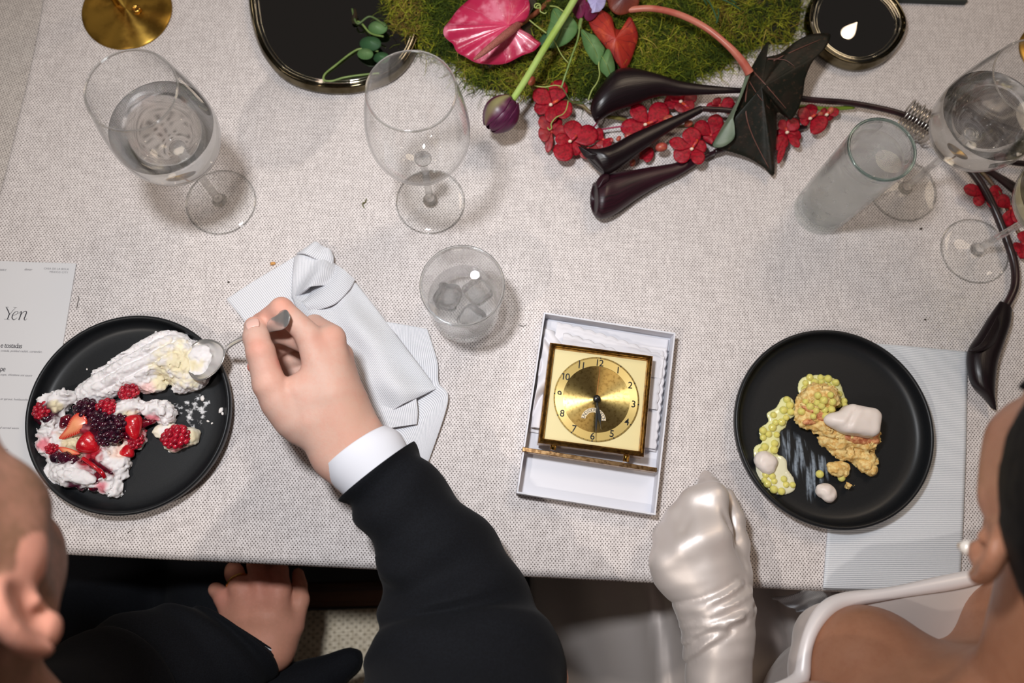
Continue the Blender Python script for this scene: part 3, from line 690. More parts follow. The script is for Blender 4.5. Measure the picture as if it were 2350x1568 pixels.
def disc(name, r0, r1, z, m_, par, n=128, h=.0003):
    th = np.arange(n) / n * 2 * np.pi
    rr = lambda r, zz: np.array([dc + Z * zz + r * (math.cos(a) * kx + math.sin(a) * ky) for a in th])
    g = rings(np.array([rr(r1, z - h), rr(r1, z), rr(max(r0, 1e-5), z)] if not r0 else [rr(r1, z - h), rr(r1, z), rr(r0, z), rr(r0, z - h)]), cap=False)
    o = obj(name, g, m_, par, smooth=False)
    off = Vector(dc + Z * z) - Vector(ORG[par.name]); o.data.transform(Matrix.Translation(-off)); o.location = off       # spun axis at its own origin
    return o
disc('track', rd * .965, rd * 1.0, zf + .0008, mat('minute_track', S(150, 124, 66), .35, metal=.7), ck)
disc('chapter_ring', rd * .785, rd * .965, zf + .0006, M_chap, ck)
disc('dial', 0, rd * .785, zf + .0003, M_dial, ck)
for i in range(60):
    a = math.radians(90 - 6 * i); u = kx * math.cos(a) + ky * math.sin(a); w = np.array((-u[1], u[0], 0)); big = i % 5 == 0
    obj('minute_mark', box(dc + u * rd * .982 + Z * (zf + .00095), u * rd * (.017 if big else .012), w * (.0006 if big else .0002), Z * .0001), M_blk, ck, smooth=False)
for i in range(1, 13):
    a = math.radians(90 - 30 * i); r = rd * .87; s = str(i); h = .0098; w = h * .50
    p = dc + (kx * math.cos(a) + ky * math.sin(a)) * r + Z * (zf + .0009)
    text('numeral', s, 0, 0, 0, M_blk, ck, 0, kx * 1e9, ky * 1e9, 0, off=p) if False else None
    cu = bpy.data.curves.new('t', 'FONT'); cu.body = s; cu.align_x = 'CENTER'; cu.align_y = 'CENTER'; cu.space_character = .86; cu.offset = .010
    to = bpy.data.objects.new('t', cu); COL.objects.link(to); me = bpy.data.meshes.new_from_object(to.evaluated_get(bpy.context.evaluated_depsgraph_get()))
    v = np.array([tuple(q.co) for q in me.vertices]); f = [tuple(q.vertices) for q in me.polygons]
    bpy.data.objects.remove(to); bpy.data.curves.remove(cu); bpy.data.meshes.remove(me)
    v[:, :2] -= (v[:, :2].min(0) + v[:, :2].max(0)) / 2
    obj('numeral', dict(v=p + v[:, :1] * kx * h + v[:, 1:2] * ky * h, f=f), M_blk, ck, smooth=False)
# maker's arch below the centre
ac = dc - ky * rd * .50 - kx * rd * .02; th = np.linspace(math.radians(4), math.radians(176), 40)
arch = gridmesh([[ac + (math.cos(a) * kx + math.sin(a) * ky) * r + Z * (zf + .0006) for a in th] for r in (rd * .185, rd * .29)])
pl = obj('name_arch', arch, mat('cream_print', S(226, 206, 170), .5), ck, smooth=False)
word = 'UNDIDOR'; word2 = 'OCON'
def arcword(wd_, a0, da):
    for i, ch_ in enumerate(wd_):
        a = math.radians(a0 - da * i); u = kx * math.cos(a) + ky * math.sin(a); w = np.array((u[1], -u[0], 0))
        cu = bpy.data.curves.new('t', 'FONT'); cu.body = ch_; cu.align_x = 'CENTER'; cu.align_y = 'CENTER'
        to = bpy.data.objects.new('t', cu); COL.objects.link(to); me = bpy.data.meshes.new_from_object(to.evaluated_get(bpy.context.evaluated_depsgraph_get()))
        v = np.array([tuple(q.co) for q in me.vertices]); f = [tuple(q.vertices) for q in me.polygons]
        bpy.data.objects.remove(to); bpy.data.curves.remove(cu); bpy.data.meshes.remove(me)
        if len(v): obj('letter', dict(v=ac + u * rd * .237 + Z * (zf + .0008) + v[:, :1] * w * .0048 + v[:, 1:2] * u * .0048, f=f), M_ink2, pl, smooth=False)
arcword(word, 168, 13.5); arcword(word2, 52, 13.5)
def handpoly(px1, py1, wid, z, name):
    e1 = U(px1, py1, zf); u = (e1 - dc) * (1, 1, 0); Lh = np.linalg.norm(u); u /= Lh; w = np.array((-u[1], u[0], 0))
    P = [[dc + u * Lh * s + w * wid * k * q + Z * z for q in (-1, 1)] for s, k in ((-.02, .35), (.18, .45), (.22, .3), (.40, .75), (.62, 1.0), (.72, .7), (.80, .22), (1.0, .12))]
    obj(name, gridmesh(P, .0005), M_blk, ck, smooth=False)
handpoly(1379, 987, .0017, zf + .0028, 'hour_hand'); handpoly(1366, 1012, .0011, zf + .0038, 'minute_hand')
obj('hub', lathe(dc + Z * zf, smoothprof([(.0036, .0003), (.0040, .002), (.0036, .0044), (.002, .0056), (0, .006)], 16), 32), M_blk, ck)
e1 = U(1377, 842, zf); u = unit((e1 - dc) * (1, 1, 0)); w = np.array((-u[1], u[0], 0))
obj('alarm_hand', box(dc + u * rd * .39 + Z * (zf + .0016), u * rd * .38, w * .00035, Z * .0002), mat('copper_hand', S(176, 120, 66), .3, metal=1.0), ck, smooth=False)
# glass over the dial is thin and clear
obj('crystal', box(KP(0, 0, ZT - .0032), kx * (ka - .0052), ky * (kb - .0052), Z * .0003), M_thin, ck, smooth=False)
# foot bar with two pegs
fa, fb = U(1199, 1031, .024), U(1508, 1079, .024); fu = unit(fb - fa); fw = np.array((-fu[1], fu[0], 0)); fL = np.linalg.norm(fb - fa) / 2; fm = (fa + fb) / 2 * (1, 1, 0) + Z * (TBL + .0165)
M_rose = brassmat('worn_brass', S(190, 152, 108), .26, S(134, 100, 66))
bev(obj('foot_bar', box(fm, fu * fL, fw * .0022, Z * .0075), M_rose, ck, smooth=False), .0005)
for x, y in ((1270, 1026), (1437, 1053)):
    p = U(x, y, .024); obj('peg', tube([p - fw * .003, p + fw * .0095], .0031, 20), M_brass_pin, ck)
# handkerchief: folded cloth under the clock with scalloped edges
hk = empty('handkerchief', BP(0, .03, .004), 'white scalloped handkerchief tucked around the clock in the box', 'handkerchief')
M_hank = mat('white_lawn', S(220, 218, 223), .75, spec=.2, sheen=.1)
def hcloth(x0, x1, y0, y1, hfun, nx=70, ny=90, scal=None, t=.0007):
    P = []
    for u in np.linspace(0, 1, nx):
        row = []
        for v in np.linspace(0, 1, ny):
            x = x0 + (x1 - x0) * u; y = y0 + (y1 - y0) * v
            if scal: x, y = scal(x, y, u, v)
            row.append(BP(x, y, hfun(x, y, u, v)))
        P.append(row)
    return gridmesh(P, t)
W_, L_ = bw - .0035, bl - .0035
def wr(x, y, u, v):
    n = mn(x * 38, y * 38, .3); n2 = mn(x * 15 + 3, y * 30, 1.7)
    return .006 + .0055 * abs(n) + .004 * abs(n2)
from mathutils import noise as _mn
def mn(a, b, c): return _mn.noise(Vector((a, b, c)))
obj('layer', hcloth(-W_, W_, -.030, L_, lambda x, y, u, v: .0045 + .003 * abs(mn(x * 30, y * 30, .3))), M_hank, hk)
obj('layer', hcloth(-W_ + .001, -W_ + .034, -.026, L_ - .012, lambda x, y, u, v: .010 + .009 * abs(math.sin((x + W_) * 190 + 7 * mn(x * 6, y * 14, 2) + y * 22)) * (.5 + .5 * math.sin(y * 26 + 1)) + .004 * mn(x * 30, y * 30, 5), 60, 110), M_hank, hk)
def scx(x, y, u, v): return (x + (u ** 6) * .0016 * abs(math.sin(y * 330)), y)
obj('layer', hcloth(.030, W_ - .002, -.028, L_ - .012, lambda x, y, u, v: .0095 + .0012 * math.exp(-((u - .93) / .05) ** 2) + .002 * mn(x * 40, y * 20, 8), 40, 130, scx), M_hank, hk)
obj('layer', hcloth(.036, W_ - .006, .012, L_ - .016, lambda x, y, u, v: .0125 + .0012 * math.exp(-((u - .9) / .06) ** 2) + .003 * max(0, mn(x * 40, y * 22, 3)), 40, 120, scx), M_hank, hk)
def scy(x, y, u, v): return (x, y + (v ** 6) * .0020 * abs(math.sin(x * 260)) - .018 * u ** 1.5 * v)
obj('layer', hcloth(-W_ + .012, W_ - .004, .045, L_ - .004, lambda x, y, u, v: .013 + .0015 * math.exp(-((v - .92) / .05) ** 2) + .004 * abs(mn(x * 34, y * 34, 4)), 110, 50, scy), M_hank, hk)
obj('layer', hcloth(-W_ + .020, W_ - .022, .040, L_ - .016, lambda x, y, u, v: .0165 + .0016 * math.exp(-((v - .92) / .06) ** 2) + .004 * abs(mn(x * 40 + 9, y * 40, 4)), 100, 40, scy), M_hank, hk)

# ================================================================== dessert on the left plate
def E2(px, py, rx, ry, ang, h, rz):
    """ellipsoid given in photo pixels: centre, half axes, clockwise-down angle in degrees"""
    k = mpp(px, py, h); a = -math.radians(ang)
    return U(px, py, h), np.array((rx * k, ry * k, rz)), rotz(a)
FLH = .0062                                        # plate floor height
def blobs(lst, k, lo_pad=.012, res=.0014, ns=(), ridge=None, floor=FLH, relax=1):
    el = [E2(*b) for b in lst]
    c = np.array([e[0] for e in el]); r = np.array([np.max(e[1][:2]) for e in el])
    lo = (c - r[:, None]).min(0) - lo_pad; hi = (c + r[:, None]).max(0) + lo_pad
    lo[2] = TBL + floor - .003; hi[2] = TBL + max(b[5] + b[6] for b in lst) + .010
    def fn(P):
        d = None
        for ce, re, ax in el:
            q = s_ell(P, ce, re, ax); d = q if d is None else smin(d, q, k)
        near = d < .02
        if near.any() and len(ns):
            Q = P[near]; n = 0
            for amp, fq, sd in ns: n = n + amp * vnoise(Q, fq, sd)
            d = d.copy(); d[near] += n
        if ridge is not None: d = d + ridge(P)
        return smax(d, (TBL + floor) - P[:, 2], .001)
    return nets(fn, lo, hi, res, relax)
def paint(g, base, spots, seed=0, nz=90.0, namp=.5, extra=None):
    """stain a surface near (px,py,h,radius m,colour) spots"""
    V = g['v']; c = np.tile(np.array(base[:3]), (len(V), 1)); n = vnoise(V.astype(np.float32), nz, seed); n2 = vnoise(V.astype(np.float32), nz * 3.3, seed + 5)
    for px, py, h, r, col in spots:
        p = U(px, py, h); d = np.linalg.norm((V - p) * (1, 1, .6), axis=1) / r; w = np.clip(1.35 - d + namp * n + .35 * n2, 0, 1)[:, None]
        w = w * w * (3 - 2 * w); c = c * (1 - w) + np.array(col[:3]) * w
    g['col'] = c; return g
WHT, CRM, RED, PNK, PUR = S(229, 225, 226), S(228, 216, 182), S(168, 18, 40), S(222, 128, 140), S(74, 14, 40)
M_mer = mat('meringue', WHT, .62, spec=.35, attr=True, sss=.12, bump=(900, .25, .0006))
M_rasp = mat('raspberry_flesh', S(188, 24, 48), .18, spec=.6, col2=S(140, 10, 32), nsc=160, sss=.15, coat=.4)
M_black = mat('blackberry_skin', S(32, 10, 26), .10, spec=.7, col2=S(66, 10, 34), nsc=120, coat=.6)
M_jam = mat('berry_jam', S(110, 8, 30), .08, spec=.7, col2=S(54, 6, 26), nsc=90, coat=.7)
M_straw = mat('strawberry_skin', S(196, 22, 34), .20, spec=.5, col2=S(168, 10, 28), nsc=90, coat=.3, bump=(260, .35, .001))
t = NT('strawberry_cut'); x, y, z = t.sep(t.uv()); r_ = t.math('POWER', t.math('ADD', t.math('MULTIPLY', x, x), t.math('MULTIPLY', y, y)), .5)
an = t.math('ARCTAN2', y, x); st = t.math('MULTIPLY_ADD', t.math('SINE', t.math('MULTIPLY', an, 38.0)), .5, .5)
cc = t.mix(t.ramp(r_, .35, .98), S(244, 158, 112), S(214, 44, 34)); t.set(Base_Color=t.mix(t.math('MULTIPLY', t.ramp(st, .7, 1.0), .35), cc, S(250, 196, 160)), Roughness=.22, Coat_Weight=.3, Subsurface_Weight=.1, Subsurface_Scale=.003); M_cut = t.m
def ridge_l(P):
    d = unit((U(400, 792, .02) - U(240, 872, .02)) * (1, 1, 0)); w = np.array((-d[1], d[0], 0)); o = U(330, 830, .02)
    q = P - o.astype(np.float32); a = q @ w.astype(np.float32); l = q @ d.astype(np.float32)
    m_ = np.clip(1 - (np.abs(l + .008) / .052) ** 4, 0, 1) * np.clip(1 - ((a - .004) / .026) ** 4, 0, 1)
    return -(np.abs(np.sin(a * 2 * np.pi / .0215 + 8 * l)) ** .6 * .0058 - .0026) * m_
pv = empty('pavlova', U(250, 960, FLH), 'half eaten meringue with cream and berries on the left black plate', 'dessert')
big = [(262, 872, 88, 34, -28, .013, .014), (330, 838, 92, 42, -27, .017, .017), (372, 800, 60, 34, -22, .018, .017), (404, 822, 54, 52, 10, .019, .020), (438, 856, 44, 42, 0, .016, .016), (452, 812, 26, 30, 0, .014, .013),
       (222, 895, 44, 22, -25, .010, .011), (340, 880, 46, 22, 5, .012, .012), (418, 888, 22, 16, 0, .010, .009)]
g = blobs(big, .006, res=.0011, ns=((.0016, 130, 1), (.0014, 330, 2), (.0010, 700, 12)), ridge=ridge_l, relax=0)
V = g['v']; paint(g, WHT, [(410, 835, .036, .022, CRM), (445, 850, .03, .012, CRM), (380, 868, .025, .014, CRM), (330, 893, .02, .008, S(238, 200, 196)), (420, 790, .03, .007, S(245, 235, 205))], 3)
obj('meringue', g, M_mer, pv)
sm = [(128, 925, 32, 28, -10, .014, .015), (155, 908, 22, 14, 0, .018, .012), (120, 985, 26, 44, 5, .012, .012), (112, 1020, 24, 26, 0, .010, .010), (148, 1000, 30, 40, 0, .010, .012), (142, 1052, 34, 34, 0, .009, .010), (175, 1085, 60, 34, 14, .013, .014),
      (128, 1092, 26, 26, 0, .010, .011), (235, 1100, 44, 28, 20, .010, .011), (262, 1122, 20, 20, 0, .008, .009), (250, 1048, 40, 36, 0, .012, .013), (272, 1070, 26, 44, 8, .011, .011), (285, 945, 34, 28, 0, .016, .015), (302, 930, 26, 22, 0, .018, .014),
      (372, 944, 34, 20, 20, .013, .013), (350, 940, 26, 24, 0, .013, .013), (385, 962, 20, 12, 10, .010, .010), (218, 1010, 52, 46, 0, .010, .012), (225, 950, 52, 36, 0, .010, .012), (310, 1005, 26, 26, 0, .009, .010), (205, 978, 20, 22, 0, .019, .012)]
g = blobs(sm, .004, res=.0013, ns=((.0026, 120, 4), (.0024, 300, 5), (.0014, 650, 6)), relax=0)
paint(g, WHT, [(205, 1000, .02, .020, RED), (240, 955, .02, .024, PUR), (300, 985, .02, .016, RED), (110, 950, .02, .010, PUR), (105, 1025, .018, .009, PNK), (125, 1035, .018, .007, RED), (215, 1055, .02, .012, RED), (245, 1075, .022, .006, RED),
               (160, 1040, .02, .012, PUR), (165, 1020, .02, .012, CRM), (275, 1035, .02, .010, S(240, 214, 200)), (285, 955, .03, .010, CRM), (130, 930, .03, .006, CRM), (352, 968, .016, .007, PNK), (180, 1120, .012, .009, PUR), (240, 1118, .012, .006, PNK)], 9, namp=.7)
obj('meringue_rubble', g, M_mer, pv)
def berry(name, px, py, h, r, m_, par, n=34, sq=(1, .86, .8), ang=0.0, dr=.30):
    c = U(px, py, h); R = rotz(ang); gs = []
    for i in range(n):
        z = 1 - 2 * (i + .5) / n; a = i * 2.39996; q = np.array((math.sqrt(1 - z * z) * math.cos(a), math.sqrt(1 - z * z) * math.sin(a), z)) * r * np.array(sq)
        gs.append(ball(c + q @ R, r * dr * (1 + .12 * math.sin(i * 7.1)), 8, 6))
    gs.append(ball(c, r * np.array(sq) * .95, 12, 8, R)); g = join(*gs); g.pop('uv'); g.pop('col'); return obj(name, g, m_, par)
for px, py, h, r, a in ((198, 938, .027, .0098, .3), (232, 962, .030, .0095, 1.2), (258, 990, .029, .0100, 2.0), (245, 1003, .026, .0088, .4), (272, 972, .026, .0090, 1.0)):
    berry('blackberry', px, py, h, r, M_black, pv, ang=a)
for px, py, h, r, a in ((296, 900, .024, .0085, .6), (245, 935, .029, .0085, .2), (98, 942, .022, .0082, .9), (122, 1030, .017, .0062, .2), (312, 1012, .016, .0072, 1.4)):
    berry('raspberry', px, py, h, r, M_rasp, pv, ang=a)
for px, py, h, r in ((130, 1050, .021, .0060), (150, 1052, .023, .0066), (168, 1056, .021, .0056), (112, 960, .018, .0062)):
    obj('blueberry', nets(lambda P, c=U(px, py, h), r=r: np.linalg.norm(P - c.astype(np.float32), axis=1) - r + .0007 * vnoise(P, 420, 3), U(px, py, h) - r * 1.3, U(px, py, h) + r * 1.3, .0009), M_black, pv)
g = blobs([(240, 975, 40, 40, 20, .0225, .0068), (208, 948, 26, 20, 0, .0235, .006), (160, 1060, 34, 16, 8, .0185, .0052), (155, 1082, 9, 16, 0, .020, .005), (100, 955, 22, 22, 0, .014, .006), (150, 968, 12, 20, 30, .0195, .005), (298, 990, 24, 26, 0, .0175, .0055), (320, 975, 18, 10, 0, .015, .0045),
           (342, 968, 18, 7, 0, .0135, .004), (232, 1070, 36, 6, 32, .0225, .0035), (226, 1092, 10, 20, 40, .0195, .0035), (215, 1120, 12, 9, 0, .014, .004), (300, 1020, 22, 14, 20, .012, .004)], .003, res=.0011, ns=((.0013, 260, 8),))
obj('berry_jam', g, M_jam, pv)
def strawberry(px, py, h, ex, ln, rad, name, m_, par):
    ex = unit(ex); a = np.cross(ex, (0, 0, 1.0)); a = unit(a); b = np.cross(a, ex)
    pr = smoothprof([(0, ln), (rad * .42, ln * .86), (rad * .8, ln * .5), (rad, ln * .16), (rad * .9, -ln * .05), (rad * .5, -ln * .14), (0, -ln * .12)], 22)
    g = lathe(np.zeros(3), pr, 24); v = g['v']; g['v'] = U(px, py, h) + v[:, :1] * a + v[:, 1:2] * b * .8 + v[:, 2:3] * ex; g['f'] = [q[::-1] for q in g['f']]
    return obj(name, g, m_, par)
strawberry(196, 1010, .021, np.array((.9, -.6, .1)), .018, .0125, 'strawberry', M_straw, pv)
strawberry(302, 962, .022, np.array((.3, -.95, .05)), .022, .0098, 'strawberry', M_straw, pv)
strawberry(290, 1045, .014, np.array((.2, .9, .05)), .012, .0075, 'strawberry', M_straw, pv)
def slice_(out, cen, m_, par, dome=.0012):
    return obj('strawberry_slice', rpatch(out, cen, 8, dome, t=.0022, n=48), m_, par)
slice_([(131, 1012, .020), (150, 985, .026), (163, 960, .031), (180, 948, .033), (196, 958, .032), (199, 975, .030), (185, 992, .027), (160, 1003, .023)], (172, 978, .029), M_cut, pv)
slice_([(134, 1027, .020), (150, 1027, .022), (172, 1034, .023), (182, 1042, .023), (165, 1045, .022), (145, 1040, .021)], (158, 1036, .023), M_cut, pv, .0006)
for (x, y), (x2, y2) in (((190, 1052), (235, 1088)), ((228, 1078), (240, 1096))):
    obj('strawberry_strip', ptube([(x, y, .028), ((x + x2) / 2, (y + y2) / 2 - 2, .030), (x2, y2, .026)], .0019, 8), M_straw, pv)
for px, py, h, rx, ry, an in ((178, 1092, .027, 46, 17, 14),):
    g = blobs([(px, py, rx, ry, an, h - .003, .0042)], .002, res=.0010, ns=((.0008, 420, 21),)); paint(g, WHT, [(130, 1078, .026, .006, PUR), (215, 1085, .027, .004, RED)], 4); obj('meringue_crust', g, M_mer, pv)
# the fallen morsel
pm = empty('pavlova_morsel', U(410, 1003, FLH), 'small broken bite of meringue with a raspberry lying apart on the left plate', 'dessert')
g = blobs([(408, 1000, 46, 26, 12, .010, .009), (440, 1002, 20, 24, 0, .010, .009), (372, 990, 18, 18, 0, .009, .008), (395, 1025, 22, 14, 10, .008, .006)], .003, res=.0012, ns=((.0018, 150, 31), (.001, 380, 32)))
paint(g, S(238, 230, 210), [(400, 1005, .02, .012, PNK), (375, 985, .018, .006, WHT), (440, 1000, .02, .008, CRM)], 6); obj('meringue', g, M_mer, pm)
berry('raspberry', 404, 1003, .0195, .0108, M_rasp, pm, 40, (1.15, .9, .6), .25)
M_crumb = mat('meringue_crumb', S(236, 230, 226), .7)
for i, (px, py, r) in enumerate(((392, 1036, .0016), (508, 942, .0022), (512, 950, .0014), (83, 1012, .0012), (87, 1026, .0016), (91, 1055, .0014), (272, 1128, .0018), (264, 1132, .0013), (200, 848, .0008), (478, 967, .0011), (487, 972, .0009), (466, 915, .0020))):
    c = U(px, py, FLH) + (0, 0, r * .55); g = ball(c, np.array((1.5, 1, .8)) * r, 8, 6, rotz(i)); g['v'] = g['v'] + rng.normal(0, r * .12, g['v'].shape)
    tag(obj('meringue_crumb', g, M_crumb), 'tiny loose white meringue crumb on the left black plate', 'crumb', 'meringue crumbs on the left plate')
# cream smear left by the spoon on the plate
t = NT('cream_film'); x, y, z = t.sep(t.obj()); f = t.math('MULTIPLY', t.noise(160.0, 5.0), 1.0)
tr = t.n('ShaderNodeBsdfTransparent'); mx_ = t.n('ShaderNodeMixShader'); t.set(Base_Color=S(226, 226, 228), Roughness=.4)
t.l(t.ramp(f, .50, .66, 0.0, .85), mx_.inputs[0]); t.l(tr.outputs[0], mx_.inputs[1]); t.l(t.p.outputs[0], mx_.inputs[2]); t.l(mx_.outputs[0], t.out.inputs[0]); M_film = t.m
obj('cream_smear', rpatch([(395, 930, FLH), (430, 920, FLH), (462, 905, FLH), (482, 920, FLH), (476, 950, FLH), (462, 975, FLH), (445, 985, FLH), (420, 955, FLH)], (448, 945, FLH), 6, .0, lambda r, th: .0005, .0003, 32), M_film, pm)

# ================================================================== dessert on the right plate
t = NT('sponge_cake'); t.set(Base_Color=t.mix(t.ramp(t.noise(240.0, 5.0), .35, .65), S(238, 212, 146), S(214, 168, 92)), Roughness=.7, Subsurface_Weight=.1, Subsurface_Scale=.003); t.bump(t.noise(700.0, 5.0), .5, .0010); M_cake = t.m
M_crust = mat('cake_crust', S(176, 98, 62), .55, col2=S(222, 160, 110), nsc=260, bump=(600, .4, .001))
M_cream = mat('pale_cream', S(228, 216, 208), .42, spec=.4, sss=.1, bump=(240, .06, .0008))
M_sauce = mat('yellow_sauce', S(226, 222, 158), .12, spec=.6, col2=S(208, 212, 124), nsc=50, coat=.5)
t = NT('tapioca_pearl'); t.set(Base_Color=S(250, 240, 140), Roughness=.06, IOR=1.38, Transmission_Weight=.35, Subsurface_Weight=.3, Subsurface_Scale=.002, Coat_Weight=.5); M_pearl = t.m
M_pearl2 = mat('tapioca_core', S(244, 238, 170), .3)
c2 = lambda x, y: (1660 + x / 3.137, 740 + y / 3.137)
sc_ = empty('sponge_cake', U(1925, 985, FLH), 'torn yellow sponge cake slice under cream on the right black plate', 'cake')
g = blobs([(1890, 972, 50, 26, 24, .014, .012), (1925, 990, 66, 30, 22, .014, .013), (1965, 1010, 46, 26, 12, .014, .013), (1990, 1000, 22, 40, 10, .015, .014), (1870, 950, 48, 34, -20, .014, .013), (1880, 915, 46, 32, 0, .016, .016), (1850, 935, 24, 30, 0, .012, .012),
           (1915, 1020, 38, 18, 20, .010, .009), (1955, 1045, 44, 18, 14, .009, .009), (1985, 1060, 24, 24, 0, .009, .009)], .005, res=.0013, ns=((.0022, 130, 41), (.0022, 330, 42), (.0014, 700, 43)), relax=0)
obj('sponge', g, M_cake, sc_)
g = blobs([(1975, 1008, 46, 12, 8, .023, .006), (2004, 990, 12, 34, 12, .022, .009)], .003, res=.0012, ns=((.0010, 300, 44),)); obj('crust', g, M_crust, sc_)
def crn(P): return 0
ce = [E2(1945, 962, 50, 28, 14, .035, .0105), E2(1985, 970, 34, 34, 14, .036, .0110), E2(1965, 975, 52, 28, 14, .032, .009)]
def fcream(P):
    b_ = E2(1974, 967, 42, 34, 12, .035, .0125); d = s_box(P, b_[0], b_[1], .0085, b_[2]); q_ = E2(1928, 966, 38, 20, 6, .034, .010); d = smin(d, s_ell(P, *q_), .010)
    e = E2(1958, 958, 4, 30, 30, .0515, .006); return smax(d, -s_ell(P, *e), .005) + .0006 * vnoise(P, 150, 45)
cc_ = U(1962, 968, .035); obj('cream', nets(fcream, cc_ - (.042, .032, .018), cc_ + (.042, .032, .020), .0011), M_cream, sc_)
g = blobs([(1880, 950, 46, 6, 24, .026, .004), (1858, 968, 20, 8, -10, .022, .004), (1900, 968, 36, 7, 30, .024, .004)], .003, res=.0012, ns=((.0008, 300, 46),)); obj('crust', g, M_crust, sc_)
for px, py, rx, ry, lb, sd in ((1985, 1070, 17, 14, 'broken yellow cake crumb at the front right of the cake', 51), (1998, 1082, 12, 12, 'small yellow cake crumb farthest from the cake at the right', 52), (1922, 1078, 24, 17, 'lumpy baked cake crumb beside the white cream film', 53), (1946, 1116, 4, 6, 'tiny pale cake crumb near the lower cream dab', 54)):
    g = blobs([(px, py, rx, ry, 20, FLH + .006, .007), (px + rx * .4, py - ry * .3, rx * .6, ry * .7, 0, FLH + .006, .007)], .003, res=.0010, ns=((.0018, 230, sd), (.0010, 500, sd + 1)), lo_pad=.006)
    tag(obj('cake_crumb', g, M_cake), lb, 'crumb', 'cake crumbs on the right plate')
for px, py, rx, ry, lb, sd in ((1758, 1062, 26, 27, 'pale cream dab on the sauce at the left of the right plate', 61), (1897, 1131, 22, 20, 'small pale cream dab standing alone low on the right plate', 62)):
    g = blobs([(px - 4, py - 4, rx * .9, ry * .9, 30, FLH + .005, .008), (px + 8, py + 8, rx * .6, ry * .8, 20, FLH + .005, .007)], .005, res=.0011, ns=((.0012, 130, sd), (.0004, 400, sd)))
    tag(obj('cream_dab', g, M_cream), lb, 'cream')
pud = [((680, 430), 120, 55), ((600, 470), 70, 70), ((770, 480), 90, 80), ((700, 520), 150, 60), ((820, 560), 60, 50), ((455, 590), 60, 60), ((440, 650), 80, 60), ((360, 670), 55, 40), ((390, 730), 70, 50), ((330, 800), 80, 70), ((350, 880), 60, 60), ((280, 930), 70, 60), ((310, 1000), 95, 90), ((300, 1090), 70, 60), ((380, 1080), 90, 55), ((440, 1130), 70, 55), ((350, 1160), 80, 70), ((420, 1200), 75, 45), ((480, 1180), 40, 40), ((420, 1010), 40, 50), ((700, 600), 120, 60)]
g = blobs([(*c2(*p), rx / 3.137, ry / 3.137, 0, FLH + .0002, .0026) for p, rx, ry in pud], .004, res=.0010, ns=((.0003, 200, 63),))
V = g['v']; g['col'] = np.where(((V - U(*c2(300, 1000), 0))[:, 1] < .004)[:, None], np.array(S(232, 228, 196)[:3]), np.array(S(228, 226, 168)[:3]))
M_sauce = mat('yellow_sauce', S(226, 222, 158), .12, spec=.6, coat=.5, attr=True)
tag(obj('sauce_puddle', g, M_sauce), 'pale yellow green sauce puddle around the pearls on the right plate', 'sauce')
PL = [(615, 400), (585, 440), (693, 400), (697, 435), (650, 435), (745, 410), (800, 438), (752, 462), (790, 487), (825, 520), (580, 485), (645, 478), (672, 484), (860, 570), (820, 598), (865, 600),
      (450, 560), (470, 600), (425, 635), (478, 648), (355, 670), (445, 690), (370, 725), (412, 722), (345, 760), (278, 782), (320, 808), (378, 812), (280, 832), (362, 875), (358, 920), (290, 900), (267, 928)]
PB = [(298, 1098), (290, 1140), (360, 1145), (345, 1110), (310, 1165), (355, 1205), (410, 1218), (445, 1170), (492, 1172), (428, 1130), (842, 1122), (685, 1095)]
PC = [(672, 530), (765, 525), (585, 573), (668, 583), (715, 565), (775, 575), (555, 645), (660, 640), (640, 680), (722, 632), (770, 630), (728, 680), (615, 610), (700, 605)]
cake_tree = None
def pearl(x, y, h, lb, gr, i):
    r = .0038 * (1 + .12 * math.sin(i * 5.3)); px, py = c2(x, y); c = U(px, py, h)
    o = obj('tapioca_pearl', ball(c + (0, 0, r * .75), (r, r, r * .88), 14, 10), M_pearl, loc=c); tag(o, lb, 'pearl', gr); obj('core', ball(c + (0, 0, r * .7), r * .42, 8, 6), M_pearl2, o)
for i, (x, y) in enumerate(PL): pearl(x, y, FLH + .0008, *(('yellow green tapioca pearl in the sauce lobe beyond the far end of the sponge cake', 'pearls in the sauce beyond the cake') if i < 16 else ('yellow tapioca pearl in the arm of sauce along the left side of the sponge cake', 'pearls in the sauce left of the cake')), i)
for i, (x, y) in enumerate(PB): pearl(x, y, FLH + .0008, 'yellow tapioca pearl near the front rim below the cream dabs on the right plate', 'pearls at the front of the right plate', i)
from mathutils import Vector as _V
tree = BVHTree.FromObject([o for o in COL.objects if o.name.startswith('sponge') and o.parent is not None][0], bpy.context.evaluated_depsgraph_get())
for i, (x, y) in enumerate(PC):
    px, py = c2(x, y); og = ORG['sponge_cake']; r = tree.ray_cast(_V(CAM - og), _V(unit(ray(px, py))))
    h = (r[0][2] + og[2] - TBL) if r[0] is not None else .02
    pearl(x, y, h - .0008, 'yellow tapioca pearl lying on top of the sponge cake', 'pearls on the sponge cake', i)
